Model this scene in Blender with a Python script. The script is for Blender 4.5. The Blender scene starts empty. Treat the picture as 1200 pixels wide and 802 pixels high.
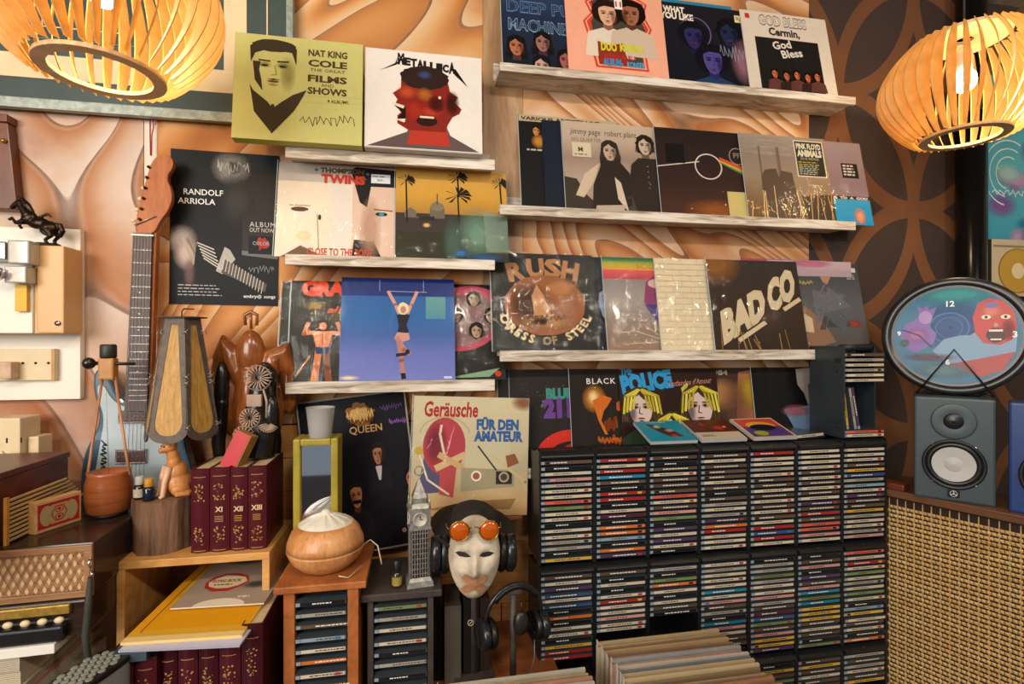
import bpy, bmesh, math, random
from mathutils import Vector, Matrix
random.seed(7)
PI = math.pi
sc = bpy.context.scene
COL = sc.collection
# ------------------------------------------------------------------ camera, world, lights, exposure
YAW = math.radians(10.3)
CB, SB = math.cos(YAW), math.sin(YAW)
CAMZ = 1.5
cam_d = bpy.data.cameras.new('camera'); cam = bpy.data.objects.new('camera', cam_d); COL.objects.link(cam)
cam_d.sensor_width = 36.0; cam_d.lens = 18.0; cam_d.clip_start = 0.02
cam.location = (0, 0, CAMZ); cam.rotation_euler = (PI/2, 0, -YAW)
sc.camera = cam
sc.view_settings.view_transform = 'Standard'; sc.view_settings.look = 'None'
sc.view_settings.exposure = 0.58; sc.view_settings.gamma = 1.0
sc.view_settings.use_curve_mapping = False
sc.cycles.transparent_max_bounces = 24
w = bpy.data.worlds.new('world'); sc.world = w; w.use_nodes = True
w.node_tree.nodes['Background'].inputs[0].default_value = (0.80, 0.88, 1.0, 1)
w.node_tree.nodes['Background'].inputs[1].default_value = 0.22
def area(name, loc, target, sx, sy, power, col):
    d = bpy.data.lights.new(name, 'AREA'); d.shape = 'RECTANGLE'; d.size = sx; d.size_y = sy
    d.energy = power; d.color = col
    o = bpy.data.objects.new(name, d); COL.objects.link(o); o.location = loc
    o.rotation_euler = (Vector(target)-Vector(loc)).to_track_quat('-Z', 'Y').to_euler()
    return o
area('shop_window_light', (-1.9, -1.5, 2.1), (-0.35, 1.5, 1.6), 1.5, 1.3, 58, (1.0, 0.95, 0.88))
for lx_ in (-.75, .45, 1.65): area('added_fill_light', (lx_, -.75, 2.72), (lx_, 1.3, 1.2), .34, .22, 13, (1.0, 0.88, 0.74))  # added unseen fill lights, kept small so the plastic covers show glints

def hexc(h):
    h = h.lstrip('#'); v = [int(h[i:i+2], 16)/255 for i in (0, 2, 4)]
    return tuple((c/12.92 if c <= 0.04045 else ((c+0.055)/1.055)**2.4) for c in v)
def at(px, py, y):
    u = (px-600)/600; d = y/(CB-u*SB)
    return Vector((d*(u*CB+SB), y, CAMZ+(401-py)/600*d))
def xat(px, y): return at(px, 401, y).x
# point on horizontal plane z
def atz(px, py, z):
    u = (px-600)/600; d = (CAMZ-z)*600/(py-401)
    return Vector((d*(u*CB+SB), d*(CB-u*SB), z))

# ------------------------------------------------------------------ materials
MATS = {}
class NB:
    def __init__(s, name):
        s.m = bpy.data.materials.new(name); s.m.use_nodes = True; s.nt = s.m.node_tree
        s.b = s.nt.nodes['Principled BSDF']; s.out = s.nt.nodes['Material Output']
    def n(s, t, **kw):
        nd = s.nt.nodes.new(t)
        for k, v in kw.items(): setattr(nd, k, v)
        return nd
    def link(s, a, b): s.nt.links.new(a, b)
    def math(s, op, a, b=None, c=None):
        nd = s.n('ShaderNodeMath', operation=op)
        for i, v in enumerate((a, b, c)):
            if v is None: continue
            if isinstance(v, (int, float)): nd.inputs[i].default_value = v
            else: s.link(v, nd.inputs[i])
        return nd.outputs[0]
    def coord(s, scale=(1, 1, 1), rot=(0, 0, 0), loc=(0, 0, 0)):
        tc = s.n('ShaderNodeTexCoord'); mp = s.n('ShaderNodeMapping')
        mp.inputs['Scale'].default_value = scale; mp.inputs['Rotation'].default_value = rot; mp.inputs['Location'].default_value = loc
        s.link(tc.outputs['Object'], mp.inputs[0]); return mp.outputs[0]
    def noise(s, vec, scale=5, detail=4, dist=0, rough=.55):
        nd = s.n('ShaderNodeTexNoise'); nd.inputs['Scale'].default_value = scale; nd.inputs['Detail'].default_value = detail
        nd.inputs['Distortion'].default_value = dist; nd.inputs['Roughness'].default_value = rough
        if vec is not None: s.link(vec, nd.inputs['Vector'])
        return nd.outputs['Fac']
    def ramp(s, fac, stops):
        r = s.n('ShaderNodeValToRGB'); e = r.color_ramp.elements
        while len(e) < len(stops): e.new(0.5)
        for i, (p, c) in enumerate(stops):
            e[i].position = p; e[i].color = (*(hexc(c) if isinstance(c, str) else c), 1)
        s.link(fac, r.inputs[0]); return r.outputs[0]
    def mix(s, fac, a, b, mode='MIX'):
        nd = s.n('ShaderNodeMix', data_type='RGBA', blend_type=mode)
        for i, v in ((0, fac), (6, a), (7, b)):
            if isinstance(v, (int, float)): nd.inputs[i].default_value = v
            elif isinstance(v, tuple): nd.inputs[i].default_value = (*v[:3], 1)
            elif isinstance(v, str): nd.inputs[i].default_value = (*hexc(v), 1)
            else: s.link(v, nd.inputs[i])
        return nd.outputs[2]
    def bump(s, h, strength=.3, dist=.01):
        nd = s.n('ShaderNodeBump'); nd.inputs['Strength'].default_value = strength; nd.inputs['Distance'].default_value = dist
        s.link(h, nd.inputs['Height']); s.link(nd.outputs[0], s.b.inputs['Normal'])
    def set(s, **kw):
        for k, v in kw.items():
            k = {'color': 'Base Color', 'rough': 'Roughness', 'metal': 'Metallic', 'coat': 'Coat Weight', 'trans': 'Transmission Weight',
                 'emit': 'Emission Strength', 'ecol': 'Emission Color', 'ior': 'IOR', 'alpha': 'Alpha', 'spec': 'Specular IOR Level', 'croof': 'Coat Roughness'}[k]
            if isinstance(v, str): v = (*hexc(v), 1)
            if isinstance(v, (int, float)) or isinstance(v, tuple):
                if isinstance(v, tuple) and len(v) == 3: v = (*v, 1)
                s.b.inputs[k].default_value = v
            else: s.link(v, s.b.inputs[k])
def plain(name, c, rough=.5, metal=0, var=.25, nscale=30, bump=.15, **kw):
    if name in MATS: return MATS[name]
    b = NB(name); v = b.coord(); nz = b.noise(v, nscale, 4)
    c0 = hexc(c); dark = tuple(x*(1-var) for x in c0); lite = tuple(min(1, x*(1+var*.5)) for x in c0)
    b.set(color=b.ramp(nz, [(.3, dark), (.7, lite)]), rough=rough, metal=metal, **kw)
    if bump: b.bump(nz, bump, .002)
    MATS[name] = b.m; return b.m
def wood(name, c1, c2, scale=(3, 3, 30), rough=.5, sc_=1.0, bump=.25, **kw):
    if name in MATS: return MATS[name]
    b = NB(name); v = b.coord(scale); a = b.noise(v, 1.5*sc_, 6, 1.2, .6)
    v2 = b.coord(tuple(x*4 for x in scale)); f = b.noise(v2, 4*sc_, 3)
    m = b.math('ADD', b.math('MULTIPLY', a, .75), b.math('MULTIPLY', f, .25))
    b.set(color=b.ramp(m, [(.33, c1), (.66, c2)]), rough=rough, **kw); b.bump(m, bump, .002)
    MATS[name] = b.m; return b.m
def print_mat(name, rough=.45, coat=0., bump=0., grain=.12):
    b = NB(name); at_ = b.n('ShaderNodeAttribute', attribute_name='Col')
    v = b.coord(); nz = b.noise(v, 60, 3); nz2 = b.noise(v, 9, 3)
    f = b.math('ADD', b.math('MULTIPLY', nz, grain), b.math('MULTIPLY', nz2, grain))
    f = b.math('ADD', f, 1.0-grain)
    vm = b.n('ShaderNodeVectorMath', operation='SCALE'); b.link(at_.outputs['Color'], vm.inputs[0]); b.link(f, vm.inputs['Scale'])
    b.set(color=vm.outputs[0], rough=rough, coat=coat, croof=.08, spec=.14, alpha=at_.outputs['Alpha'])
    if bump:
        n3 = b.noise(b.coord((1, 1, .6)), 11, 2, 1.5); b.bump(n3, bump, .02)
    MATS[name] = b.m; return b.m
PM = print_mat('printed_card', .5, .0)
PG = print_mat('glossy_printed_card', .34, .12, .1)
PB = print_mat('painted_board', .6, 0.)
def plastic_film():
    b = NB('clear_plastic_film'); nt = b.nt
    tr = b.n('ShaderNodeBsdfTransparent'); gl = b.n('ShaderNodeBsdfGlossy'); gl.inputs['Roughness'].default_value = .06
    lw = b.n('ShaderNodeLayerWeight'); lw.inputs[0].default_value = .35
    nz = b.noise(b.coord((1, 1, .45)), 16, 3, 2.2); bp = b.n('ShaderNodeBump'); bp.inputs['Strength'].default_value = .55; bp.inputs['Distance'].default_value = .012
    b.link(nz, bp.inputs['Height']); b.link(bp.outputs[0], gl.inputs['Normal'])
    fac = b.math('ADD', b.math('MULTIPLY', lw.outputs['Fresnel'], .22), .012)
    mx = b.n('ShaderNodeMixShader'); b.link(fac, mx.inputs[0]); b.link(tr.outputs[0], mx.inputs[1]); b.link(gl.outputs[0], mx.inputs[2])
    b.link(mx.outputs[0], b.out.inputs[0]); MATS['film'] = b.m; return b.m
FILM = plastic_film()
SEAM = plain('plastic_seam', 'b9c4c8', .3, 0, .1, 40, .0, alpha=.75)
BLACKP = plain('black_plastic', '15171a', .42, 0, .3, 60, .08)
DARKM = plain('dark_metal', '2c2a28', .45, .7, .3, 40, .2)
CHROME = plain('chrome', 'c9c9cc', .15, 1, .1, 20, .03)
SILVER = plain('antique_silver', 'a5a29a', .38, .55, .45, 90, .4)
WHITEP = plain('white_plastic', 'dcd6c8', .4, 0, .06, 20, .02)
CREAMP = plain('cream_plastic', 'd9c39c', .45, 0, .08, 20, .02)

# ------------------------------------------------------------------ mesh builder
class MB:
    def __init__(s): s.v = []; s.f = []; s.mi = []; s.c = []; s.cur = 0; s.sm = []; s.T = Matrix.Identity(4); s.col = (1, 1, 1, 1)
    def color(s, c, a=1.): s.col = (*(hexc(c) if isinstance(c, str) else c), a); return s
    def add(s, vs, fs, smooth=False, cols=None):
        o = len(s.v)
        for i, p in enumerate(vs):
            s.v.append(tuple(s.T @ Vector(p))); s.c.append(cols[i] if cols else s.col)
        for f in fs: s.f.append([o+i for i in f]); s.mi.append(s.cur); s.sm.append(smooth)
        return s
    def box(s, x0, x1, y0, y1, z0, z1):
        vs = [(x, y, z) for x in (x0, x1) for y in (y0, y1) for z in (z0, z1)]
        return s.add(vs, [(0, 1, 3, 2), (4, 6, 7, 5), (0, 4, 5, 1), (2, 3, 7, 6), (0, 2, 6, 4), (1, 5, 7, 3)])
    def cbox(s, x0, x1, y0, y1, z0, z1, c):     # chamfered box
        c = min(c, (x1-x0)/2.01, (y1-y0)/2.01, (z1-z0)/2.01)
        bm = bmesh.new(); r = bmesh.ops.create_cube(bm, size=1)
        for v in bm.verts: v.co = Vector(((x0+x1)/2+v.co.x*(x1-x0), (y0+y1)/2+v.co.y*(y1-y0), (z0+z1)/2+v.co.z*(z1-z0)))
        bmesh.ops.bevel(bm, geom=bm.edges[:]+bm.verts[:], offset=c, segments=2, profile=.6, affect='EDGES')
        s.frombm(bm, False); return s
    def frombm(s, bm, smooth=True):
        bm.verts.ensure_lookup_table(); bm.verts.index_update()
        s.add([v.co[:] for v in bm.verts], [[v.index for v in f.verts] for f in bm.faces], smooth); bm.free(); return s
    def sphere(s, c, r, n=16, m=10, sc=(1, 1, 1)):
        vs = []; fs = []
        for j in range(m+1):
            t = PI*j/m
            for i in range(n):
                p = 2*PI*i/n; vs.append((c[0]+r*sc[0]*math.sin(t)*math.cos(p), c[1]+r*sc[1]*math.sin(t)*math.sin(p), c[2]+r*sc[2]*math.cos(t)))
        for j in range(m):
            for i in range(n): fs.append((j*n+i, (j+1)*n+i, (j+1)*n+(i+1) % n, j*n+(i+1) % n))
        return s.add(vs, fs, True)
    def lathe(s, prof, c=(0, 0, 0), n=24, smooth=True, cap=True, sx=1, sy=1):
        vs = []; fs = []
        for (r, z) in prof:
            for i in range(n): p = 2*PI*i/n; vs.append((c[0]+r*sx*math.cos(p), c[1]+r*sy*math.sin(p), c[2]+z))
        for j in range(len(prof)-1):
            for i in range(n): fs.append((j*n+i, j*n+(i+1) % n, (j+1)*n+(i+1) % n, (j+1)*n+i))
        s.add(vs, fs, smooth)
        if cap:
            k = (len(prof)-1)*n; o = len(s.v)-len(vs)
            s.f.append([o+i for i in range(n)][::-1]); s.f.append([o+k+i for i in range(n)])
            s.mi += [s.cur]*2; s.sm += [False]*2
        return s
    def tube(s, pts, r, n=8, closed=False, cap=True):
        pts = [Vector(p) for p in pts]; m = len(pts); rs = r if isinstance(r, (list, tuple)) else [r]*m
        vs = []; fs = []; up = Vector((0.13, 0.21, .97)); prev = None
        for i, p in enumerate(pts):
            a = pts[(i-1) % m] if (closed or i) else p; b = pts[(i+1) % m] if (closed or i < m-1) else p
            t = (b-a).normalized() if (b-a).length > 1e-9 else Vector((0, 0, 1))
            if prev is None: x = t.cross(up); x = x if x.length > 1e-4 else t.cross(Vector((1, 0, 0)))
            else: x = prev - t*prev.dot(t)
            x.normalize(); y = t.cross(x); prev = x
            for k in range(n): q = 2*PI*k/n; vs.append(p+(x*math.cos(q)+y*math.sin(q))*rs[i])
        for i in range(m if closed else m-1):
            for k in range(n): fs.append((i*n+k, i*n+(k+1) % n, ((i+1) % m)*n+(k+1) % n, ((i+1) % m)*n+k))
        if cap and not closed: fs.append(tuple(range(n))[::-1]); fs.append(tuple((m-1)*n+k for k in range(n)))
        return s.add([v[:] for v in vs], fs, True)
    def prism(s, poly, y0, y1):                     # polygon in xz extruded along y
        n = len(poly); vs = [(x, y0, z) for x, z in poly]+[(x, y1, z) for x, z in poly]
        fs = [tuple(range(n)), tuple(range(n, 2*n))[::-1]]+[(i, i+n, (i+1) % n+n, (i+1) % n) for i in range(n)]
        return s.add(vs, fs)
    def prismz(s, poly, z0, z1):
        n = len(poly); vs = [(x, y, z0) for x, y in poly]+[(x, y, z1) for x, y in poly]
        fs = [tuple(range(n))[::-1], tuple(range(n, 2*n))]+[(i, (i+1) % n, (i+1) % n+n, i+n) for i in range(n)]
        return s.add(vs, fs)
    def cyl(s, a, b, r, n=16, r2=None): return s.tube([a, b], [r, r if r2 is None else r2], n)
    def mesh(s, name, mats):
        me = bpy.data.meshes.new(name); me.from_pydata(s.v, [], s.f)
        for m in (mats if isinstance(mats, (list, tuple)) else [mats]): me.materials.append(m)
        me.polygons.foreach_set('material_index', s.mi); me.polygons.foreach_set('use_smooth', s.sm)
        ca = me.color_attributes.new('Col', 'FLOAT_COLOR', 'POINT')
        flat = [x for c in s.c for x in c]; ca.data.foreach_set('color', flat)
        me.update(); return me
def link(name, me, parent=None, loc=(0, 0, 0), rot=(0, 0, 0)):
    o = bpy.data.objects.new(name, me); COL.objects.link(o); o.location = loc; o.rotation_euler = rot
    if parent is not None: o.parent = parent
    return o
def build(mb, name, mats, parent=None, loc=(0, 0, 0), rot=(0, 0, 0), bevel=0):
    o = link(name, mb.mesh(name, mats), parent, loc, rot)
    if bevel:
        m = o.modifiers.new('bevel', 'BEVEL'); m.width = bevel; m.segments = 2; m.limit_method = 'ANGLE'
    return o
def tag(o, label=None, cat=None, group=None, kind=None):
    if label: o['label'] = label
    if cat: o['category'] = cat
    if group: o['group'] = group
    if kind: o['kind'] = kind
    return o
def thing(name, label, cat, loc=(0, 0, 0), rot=(0, 0, 0), group=None):
    return tag(link(name, None, None, loc, rot), label, cat, group)
def skin(name, pts, edges, radii, mat_, parent=None, loc=(0, 0, 0), rot=(0, 0, 0), lv=2, root=0):
    me = bpy.data.meshes.new(name); me.from_pydata(pts, edges, []); me.materials.append(mat_)
    o = link(name, me, parent, loc, rot)
    m = o.modifiers.new('skin', 'SKIN'); m.use_smooth_shade = True
    if not me.skin_vertices: me.attributes  # layer is created with the modifier
    o.update_tag()
    sv = me.skin_vertices[0].data if len(me.skin_vertices) else None
    if sv is None:
        bm = bmesh.new(); bm.from_mesh(me); bm.verts.layers.skin.verify(); bm.to_mesh(me); bm.free(); sv = me.skin_vertices[0].data
    for i, r in enumerate(radii): sv[i].radius = r if isinstance(r, tuple) else (r, r); sv[i].use_root = (i == root)
    s = o.modifiers.new('sub', 'SUBSURF'); s.levels = lv; s.render_levels = lv
    return o

# ------------------------------------------------------------------ lettering: glyph outlines as flat mesh
_TC = {}
def glyphs(s, bold=0., shear=0., space=1.):
    key = (s, bold, shear, space)
    if key in _TC: return _TC[key]
    cu = bpy.data.curves.new('t', 'FONT'); cu.body = s; cu.resolution_u = 2; cu.offset = bold; cu.shear = shear; cu.space_character = space
    o = bpy.data.objects.new('t', cu); me = o.to_mesh()
    vs = [(v.co.x, v.co.y) for v in me.vertices]; fs = [tuple(p.vertices) for p in me.polygons]
    o.to_mesh_clear(); bpy.data.objects.remove(o); bpy.data.curves.remove(cu)
    _TC[key] = (vs, fs); return vs, fs
CAPH = .682
class Art:
    """flat print: polygons in a 0..1 square (u right, v up), laid on the front of a card"""
    def __init__(s, w=.315, h=.298): s.w = w; s.h = h; s.items = []
    def poly(s, pts, c, a=1.): s.items.append((list(pts), [tuple(range(len(pts)))], [(*hexc(c), a)]*len(pts))); return s
    def rect(s, x0, y0, x1, y1, c, c2=None, a=1., a2=None):       # c bottom, c2 top
        c2 = c2 or c; a2 = a if a2 is None else a2
        s.items.append(([(x0, y0), (x1, y0), (x1, y1), (x0, y1)], [(0, 1, 2, 3)], [(*hexc(c), a)]*2+[(*hexc(c2), a2)]*2)); return s
    def grad(s, stops, x0=0, x1=1):                                 # [(v, colour)...]
        for (a, ca), (b, cb) in zip(stops, stops[1:]): s.rect(x0, a, x1, b, ca, cb)
        return s
    def ell(s, cx, cy, rx, ry, c, rot=0, n=20, jag=0., a=1., a0=0, a1=360):
        k = s.w/s.h if False else 1
        pts = []
        for i in range(n):
            t = math.radians(a0+(a1-a0)*i/(n if a1-a0 >= 360 else n-1)); j = 1+random.uniform(-jag, jag)
            x, y = rx*j*math.cos(t), ry*j*math.sin(t); cr, sr = math.cos(rot), math.sin(rot)
            pts.append((cx+x*cr-y*sr, cy+x*sr+y*cr))
        return s.poly(pts, c, a)
    def soft(s, cx, cy, rx, ry, c, a=.8, rot=0, n=18, core=.35):
        vs = [(cx, cy)]; cs = [(*hexc(c), a)]; cr, sr = math.cos(rot), math.sin(rot)
        for q, al in ((core, a*.95), (.7, a*.45), (1, 0)):
            for i in range(n):
                t = 2*PI*i/n; x, y = rx*q*math.cos(t), ry*q*math.sin(t)
                vs.append((cx+x*cr-y*sr, cy+x*sr+y*cr)); cs.append((*hexc(c), al))
        fs = [(0, 1+i, 1+(i+1) % n) for i in range(n)]
        for k in range(2):
            for i in range(n): fs.append((1+k*n+i, 1+(k+1)*n+i, 1+(k+1)*n+(i+1) % n, 1+k*n+(i+1) % n))
        s.items.append((vs, fs, cs)); return s
    def ring(s, cx, cy, rx, ry, wd, c, n=32, a0=0, a1=360):
        vs = []; fs = []
        m = n+1
        for i in range(m):
            t = math.radians(a0+(a1-a0)*i/n)
            vs += [(cx+rx*math.cos(t), cy+ry*math.sin(t)), (cx+(rx-wd)*math.cos(t), cy+(ry-wd)*math.sin(t))]
        for i in range(m-1): fs.append((2*i, 2*i+2, 2*i+3, 2*i+1))
        s.items.append((vs, fs, [(*hexc(c), 1)]*len(vs))); return s
    def line(s, pts, wd, c, a=1.):
        vs = []; fs = []
        for (x0, y0), (x1, y1) in zip(pts, pts[1:]):
            dx, dy = x1-x0, y1-y0; l = math.hypot(dx, dy) or 1; nx, ny = -dy/l*wd/2, dx/l*wd/2; ex, ey = dx/l*wd*.4, dy/l*wd*.4; o = len(vs)
            vs += [(x0+nx-ex, y0+ny-ey), (x0-nx-ex, y0-ny-ey), (x1-nx+ex, y1-ny+ey), (x1+nx+ex, y1+ny+ey)]; fs.append((o, o+1, o+2, o+3))
        s.items.append((vs, fs, [(*hexc(c), a)]*len(vs))); return s
    def text(s, t, x, y, h, c, w=None, bold=.0, shear=0., rot=0, space=1., align='l', c2=None, vs_=0.):
        vs, fs = glyphs(t, bold, shear, space)
        if not vs: return s
        xs = [v[0] for v in vs]; x0, x1 = min(xs), max(xs); k = h/CAPH*s.w/s.w; kx = k*(s.h/s.w)
        if w: kx = w/(x1-x0)
        W = (x1-x0)*kx; ox = {'l': 0, 'c': -W/2, 'r': -W}[align]; cr, sr = math.cos(rot), math.sin(rot)
        out = []
        for vx, vy in vs:
            X, Y = (vx-x0)*kx+ox, vy*k; Y += X*vs_; out.append((x+X*cr-Y*sr, y+X*sr+Y*cr))
        cs = [(*hexc(c), 1)]*len(out)
        if c2:
            cs = [(*(tuple(p+(q-p)*min(1, max(0, vy/CAPH)) for p, q in zip(hexc(c), hexc(c2)))), 1) for vx, vy in vs]
        s.items.append((out, fs, cs)); return s
    def arc(s, t, cx, cy, r, a0, a1, h, c, bold=.02, flip=False, ry=None):
        n = len(t); ry = ry or r
        for i, ch in enumerate(t):
            if ch == ' ': continue
            a = math.radians(a0+(a1-a0)*i/(n-1)); x, y = cx+r*math.cos(a), cy+ry*math.sin(a)
            s.text(ch, x, y, h, c, bold=bold, rot=(a-PI/2 if not flip else a+PI/2), align='c')
        return s
    def tiny(s, x, y, w, rows, h, c, gap=1.8, fill=.8):             # rows of print too small to read
        vs = []; fs = []
        for r in range(rows):
            xx = x; end = x+w*random.uniform(fill, 1)
            while xx < end:
                l = min(random.uniform(.02, .06), end-xx)
                o = len(vs); yy = y-r*h*gap; vs += [(xx, yy), (xx+l, yy), (xx+l, yy+h), (xx, yy+h)]; fs.append((o, o+1, o+2, o+3)); xx += l+.012
        s.items.append((vs, fs, [(*hexc(c), .85)]*len(vs))); return s
    def scrawl(s, x, y, w, h, c, wd=.006, n=26, rot=0):
        pts = []; random.seed(int(x*1000+y*77))
        for i in range(n):
            t = i/(n-1); X = t*w+random.uniform(-.03, .03)*w; Y = math.sin(i*1.9)*h*.5*random.uniform(.3, 1)
            pts.append((x+X*math.cos(rot)-Y*math.sin(rot), y+X*math.sin(rot)+Y*math.cos(rot)))
        return s.line(pts, wd, c)
    def head(s, cx, cy, h, skin_='d8b090', hair='20160f', style='short', shade='7a5038', body=None, flip=1, neck=True):
        """generic portrait; cy = chin-to-crown centre, h = face height"""
        if style == 'afro': s.ell(cx, cy+.12*h, .62*h, .6*h, hair, n=26, jag=.05)
        if style == 'long':
            s.poly([(cx+h*x_, cy+h*y_) for x_, y_ in ((0, .64), (.25, .6), (.42, .4), (.46, .05), (.55, -.3), (.5, -.72), (.36, -.6), (.3, -.8), (.16, -.45), (-.16, -.45), (-.3, -.78), (-.38, -.58), (-.52, -.74), (-.54, -.3), (-.45, .05), (-.42, .4), (-.25, .6))], hair)
        if style == 'shag': s.ell(cx, cy+.05*h, .5*h, .6*h, hair, n=26, jag=.12)
        if neck: s.poly([(cx-.17*h, cy-.3*h), (cx+.17*h, cy-.3*h), (cx+.2*h, cy-.75*h), (cx-.2*h, cy-.75*h)], shade)
        if style in ('long', 'shag'):
            hc = hexc(hair); lt = tuple(min(1, c*2.2+.012) for c in hc)
            for i in range(9):
                e = -1 if i % 2 else 1; o_ = .30+.035*(i//2); pts = [(cx+e*o_*h*q_, cy+h*z_) for q_, z_ in ((.35, .6), (.9, .35), (1.15, 0), (1.3, -.35))]
                n_ = len(s.items); s.line(pts, .018*h, '000000'); vs_, fs_, cs_ = s.items[n_]; s.items[n_] = (vs_, fs_, [(*lt, 1)]*len(vs_))
        if body: s.poly([(cx-.2*h, cy-.6*h), (cx, cy-.72*h), (cx+.2*h, cy-.6*h), (cx+.8*h, cy-.85*h), (cx+.95*h, cy-1.9*h), (cx-.95*h, cy-1.9*h), (cx-.8*h, cy-.85*h)], body)
        s.poly([(cx+.36*h*x_, cy+.5*h*y_) for x_, y_ in ((0, -1), (.42, -.88), (.75, -.5), (.92, 0), (.95, .45), (.7, .85), (0, 1), (-.7, .85), (-.95, .45), (-.92, 0), (-.75, -.5), (-.42, -.88))], skin_)
        s.soft(cx+flip*.24*h, cy-.1*h, .15*h, .4*h, shade, .55)
        for e in (-1, 1):
            s.soft(cx+e*.15*h, cy+.07*h, .12*h, .07*h, shade, .8); s.ell(cx+e*.15*h, cy+.055*h, .06*h, .022*h, '1a1210'); s.line([(cx+e*.07*h, cy+.15*h), (cx+e*.24*h, cy+.16*h)], .035*h, hair)
        s.line([(cx+flip*.02*h, cy+.06*h), (cx+flip*.05*h, cy-.12*h), (cx-flip*.03*h, cy-.14*h)], .025*h, shade)
        s.ell(cx, cy-.27*h, .1*h, .022*h, '6a2c22'); s.soft(cx, cy-.34*h, .1*h, .04*h, shade, .6)
        if style in ('long', 'shag'):
            s.poly([(cx-.40*h, cy-.3*h), (cx-.34*h, cy-.02*h), (cx-.30*h, cy+.22*h), (cx-.04*h, cy+.44*h), (cx+.08*h, cy+.30*h), (cx+.30*h, cy+.18*h), (cx+.33*h, cy-.05*h), (cx+.42*h, cy-.28*h), (cx+.46*h, cy+.1*h), (cx+.38*h, cy+.5*h), (cx+.1*h, cy+.66*h), (cx-.15*h, cy+.66*h), (cx-.40*h, cy+.48*h), (cx-.46*h, cy+.1*h)], hair)
        else: s.poly([(cx-.38*h, cy+.1*h), (cx-.31*h, cy+.30*h), (cx-.1*h, cy+.40*h), (cx+.3*h, cy+.36*h), (cx+.38*h, cy+.1*h), (cx+.38*h, cy+.45*h), (cx+.12*h, cy+.60*h), (cx-.15*h, cy+.60*h), (cx-.40*h, cy+.45*h)], hair)
        return s
def card_mesh(art, t=.004, base='202020', edge=None, name='sleeve', mat_=None, back=None):
    """a flat card, local x 0..w, z 0..h, printed face at y=0 looking to -y"""
    mb = MB(); mb.color(edge or base); mb.box(0, art.w, .0002, t, 0, art.h); mb.color(base)
    e = 0.0
    mb.add([(e, 0, e), (art.w-e, 0, e), (art.w-e, 0, art.h-e), (e, 0, art.h-e)], [(0, 1, 2, 3)])
    L = -.00005
    for vs, fs, cs in art.items:
        o = [(min(1, max(0, u)), min(1, max(0, v))) for u, v in vs]
        mb.add([(u*art.w, L, v*art.h) for u, v in o], fs, cols=cs); L -= .00003
    me = mb.mesh(name, mat_ or PM); return me
# ------------------------------------------------------------------ the room
WY = 1.53                                    # face of the wall panels
def agate_mat(name, stops, stretch, rot, nscale, count, dark, detail=1.0, rough=.4, dist=.6, off=(0, 0, 0), stain=('c08248', 'ecd0ac', 'f6f0e8'), damt=.75):
    """nested contour bands of a stretched noise field: agate / sandstone layers"""
    b = NB(name); v0 = b.coord((1, 1, 1), rot, off); mp = b.n('ShaderNodeMapping'); mp.inputs['Scale'].default_value = stretch; b.link(v0, mp.inputs[0]); v = mp.outputs[0]
    n0 = b.noise(v, nscale, detail, dist, rough); f = b.math('FRACT', b.math('MULTIPLY', n0, count))
    nz = b.noise(b.coord((1, 1, 1), (0, 0, 0), off), 2.4, 5, .8); fine = b.noise(b.coord((1, 1, 1), rot), 30, 6, 1); grain = b.noise(v, nscale*9, 4, .5)
    col = b.ramp(f, stops)
    col = b.mix(.62, col, b.ramp(nz, [(.38, stain[0]), (.5, stain[1]), (.6, stain[2])]), 'MULTIPLY')
    wide = b.ramp(f, [(0, (0, 0, 0)), (.55, (0, 0, 0)), (.95, (1, 1, 1)), (1, (0, 0, 0))])
    col = b.mix(b.math('MULTIPLY', wide, b.math('MULTIPLY', nz, .55)), col, '9a5a2c')
    line = b.ramp(f, [(0, (0, 0, 0)), (.915, (0, 0, 0)), (.965, (1, 1, 1)), (.99, (1, 1, 1)), (1, (0, 0, 0))])
    col = b.mix(b.math('MULTIPLY', line, b.math('MULTIPLY', grain, damt*1.7)), col, dark)
    col = b.mix(b.math('MULTIPLY', b.math('SUBTRACT', grain, .3), .35), col, 'c08a58')
    b.set(color=col, rough=.6, spec=.25); b.bump(fine, .06, .003)
    return b.m
ST = [(0, 'dcbf9c'), (.3, 'd8ae7c'), (.6, 'cf9558'), (.9, 'bb7c42'), (1, 'd2b08a')]
ST2 = [(0, 'e0cbb6'), (.35, 'd8b690'), (.65, 'cc9a6a'), (.9, 'a86e42'), (1, 'd6bca2')]
ST3 = [(0, 'dccfc6'), (.3, 'd0bcae'), (.6, 'c6a48a'), (.85, 'b88660'), (1, 'd0c2b8')]
M_left = agate_mat('agate_print_left', ST3, (1, 1, .55), (0, .12, 0), 1.9, 13, '4c3024', .6, .4, .5, (.3, 0, .2), ('c07a44', 'e2cab4', 'f0ece8'))
M_mid = agate_mat('agate_print_centre', ST, (.36, 1, 1.7), (0, .72, 0), 1.9, 15, '4e2c14', 1.2, .45, .7)
M_right = agate_mat('sandstone_print_right', ST2, (.40, 1, 1.7), (0, -.62, 0), 2.0, 16, '4a2812', 1.3, .45, .5, (1.2, 0, 0))
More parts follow.
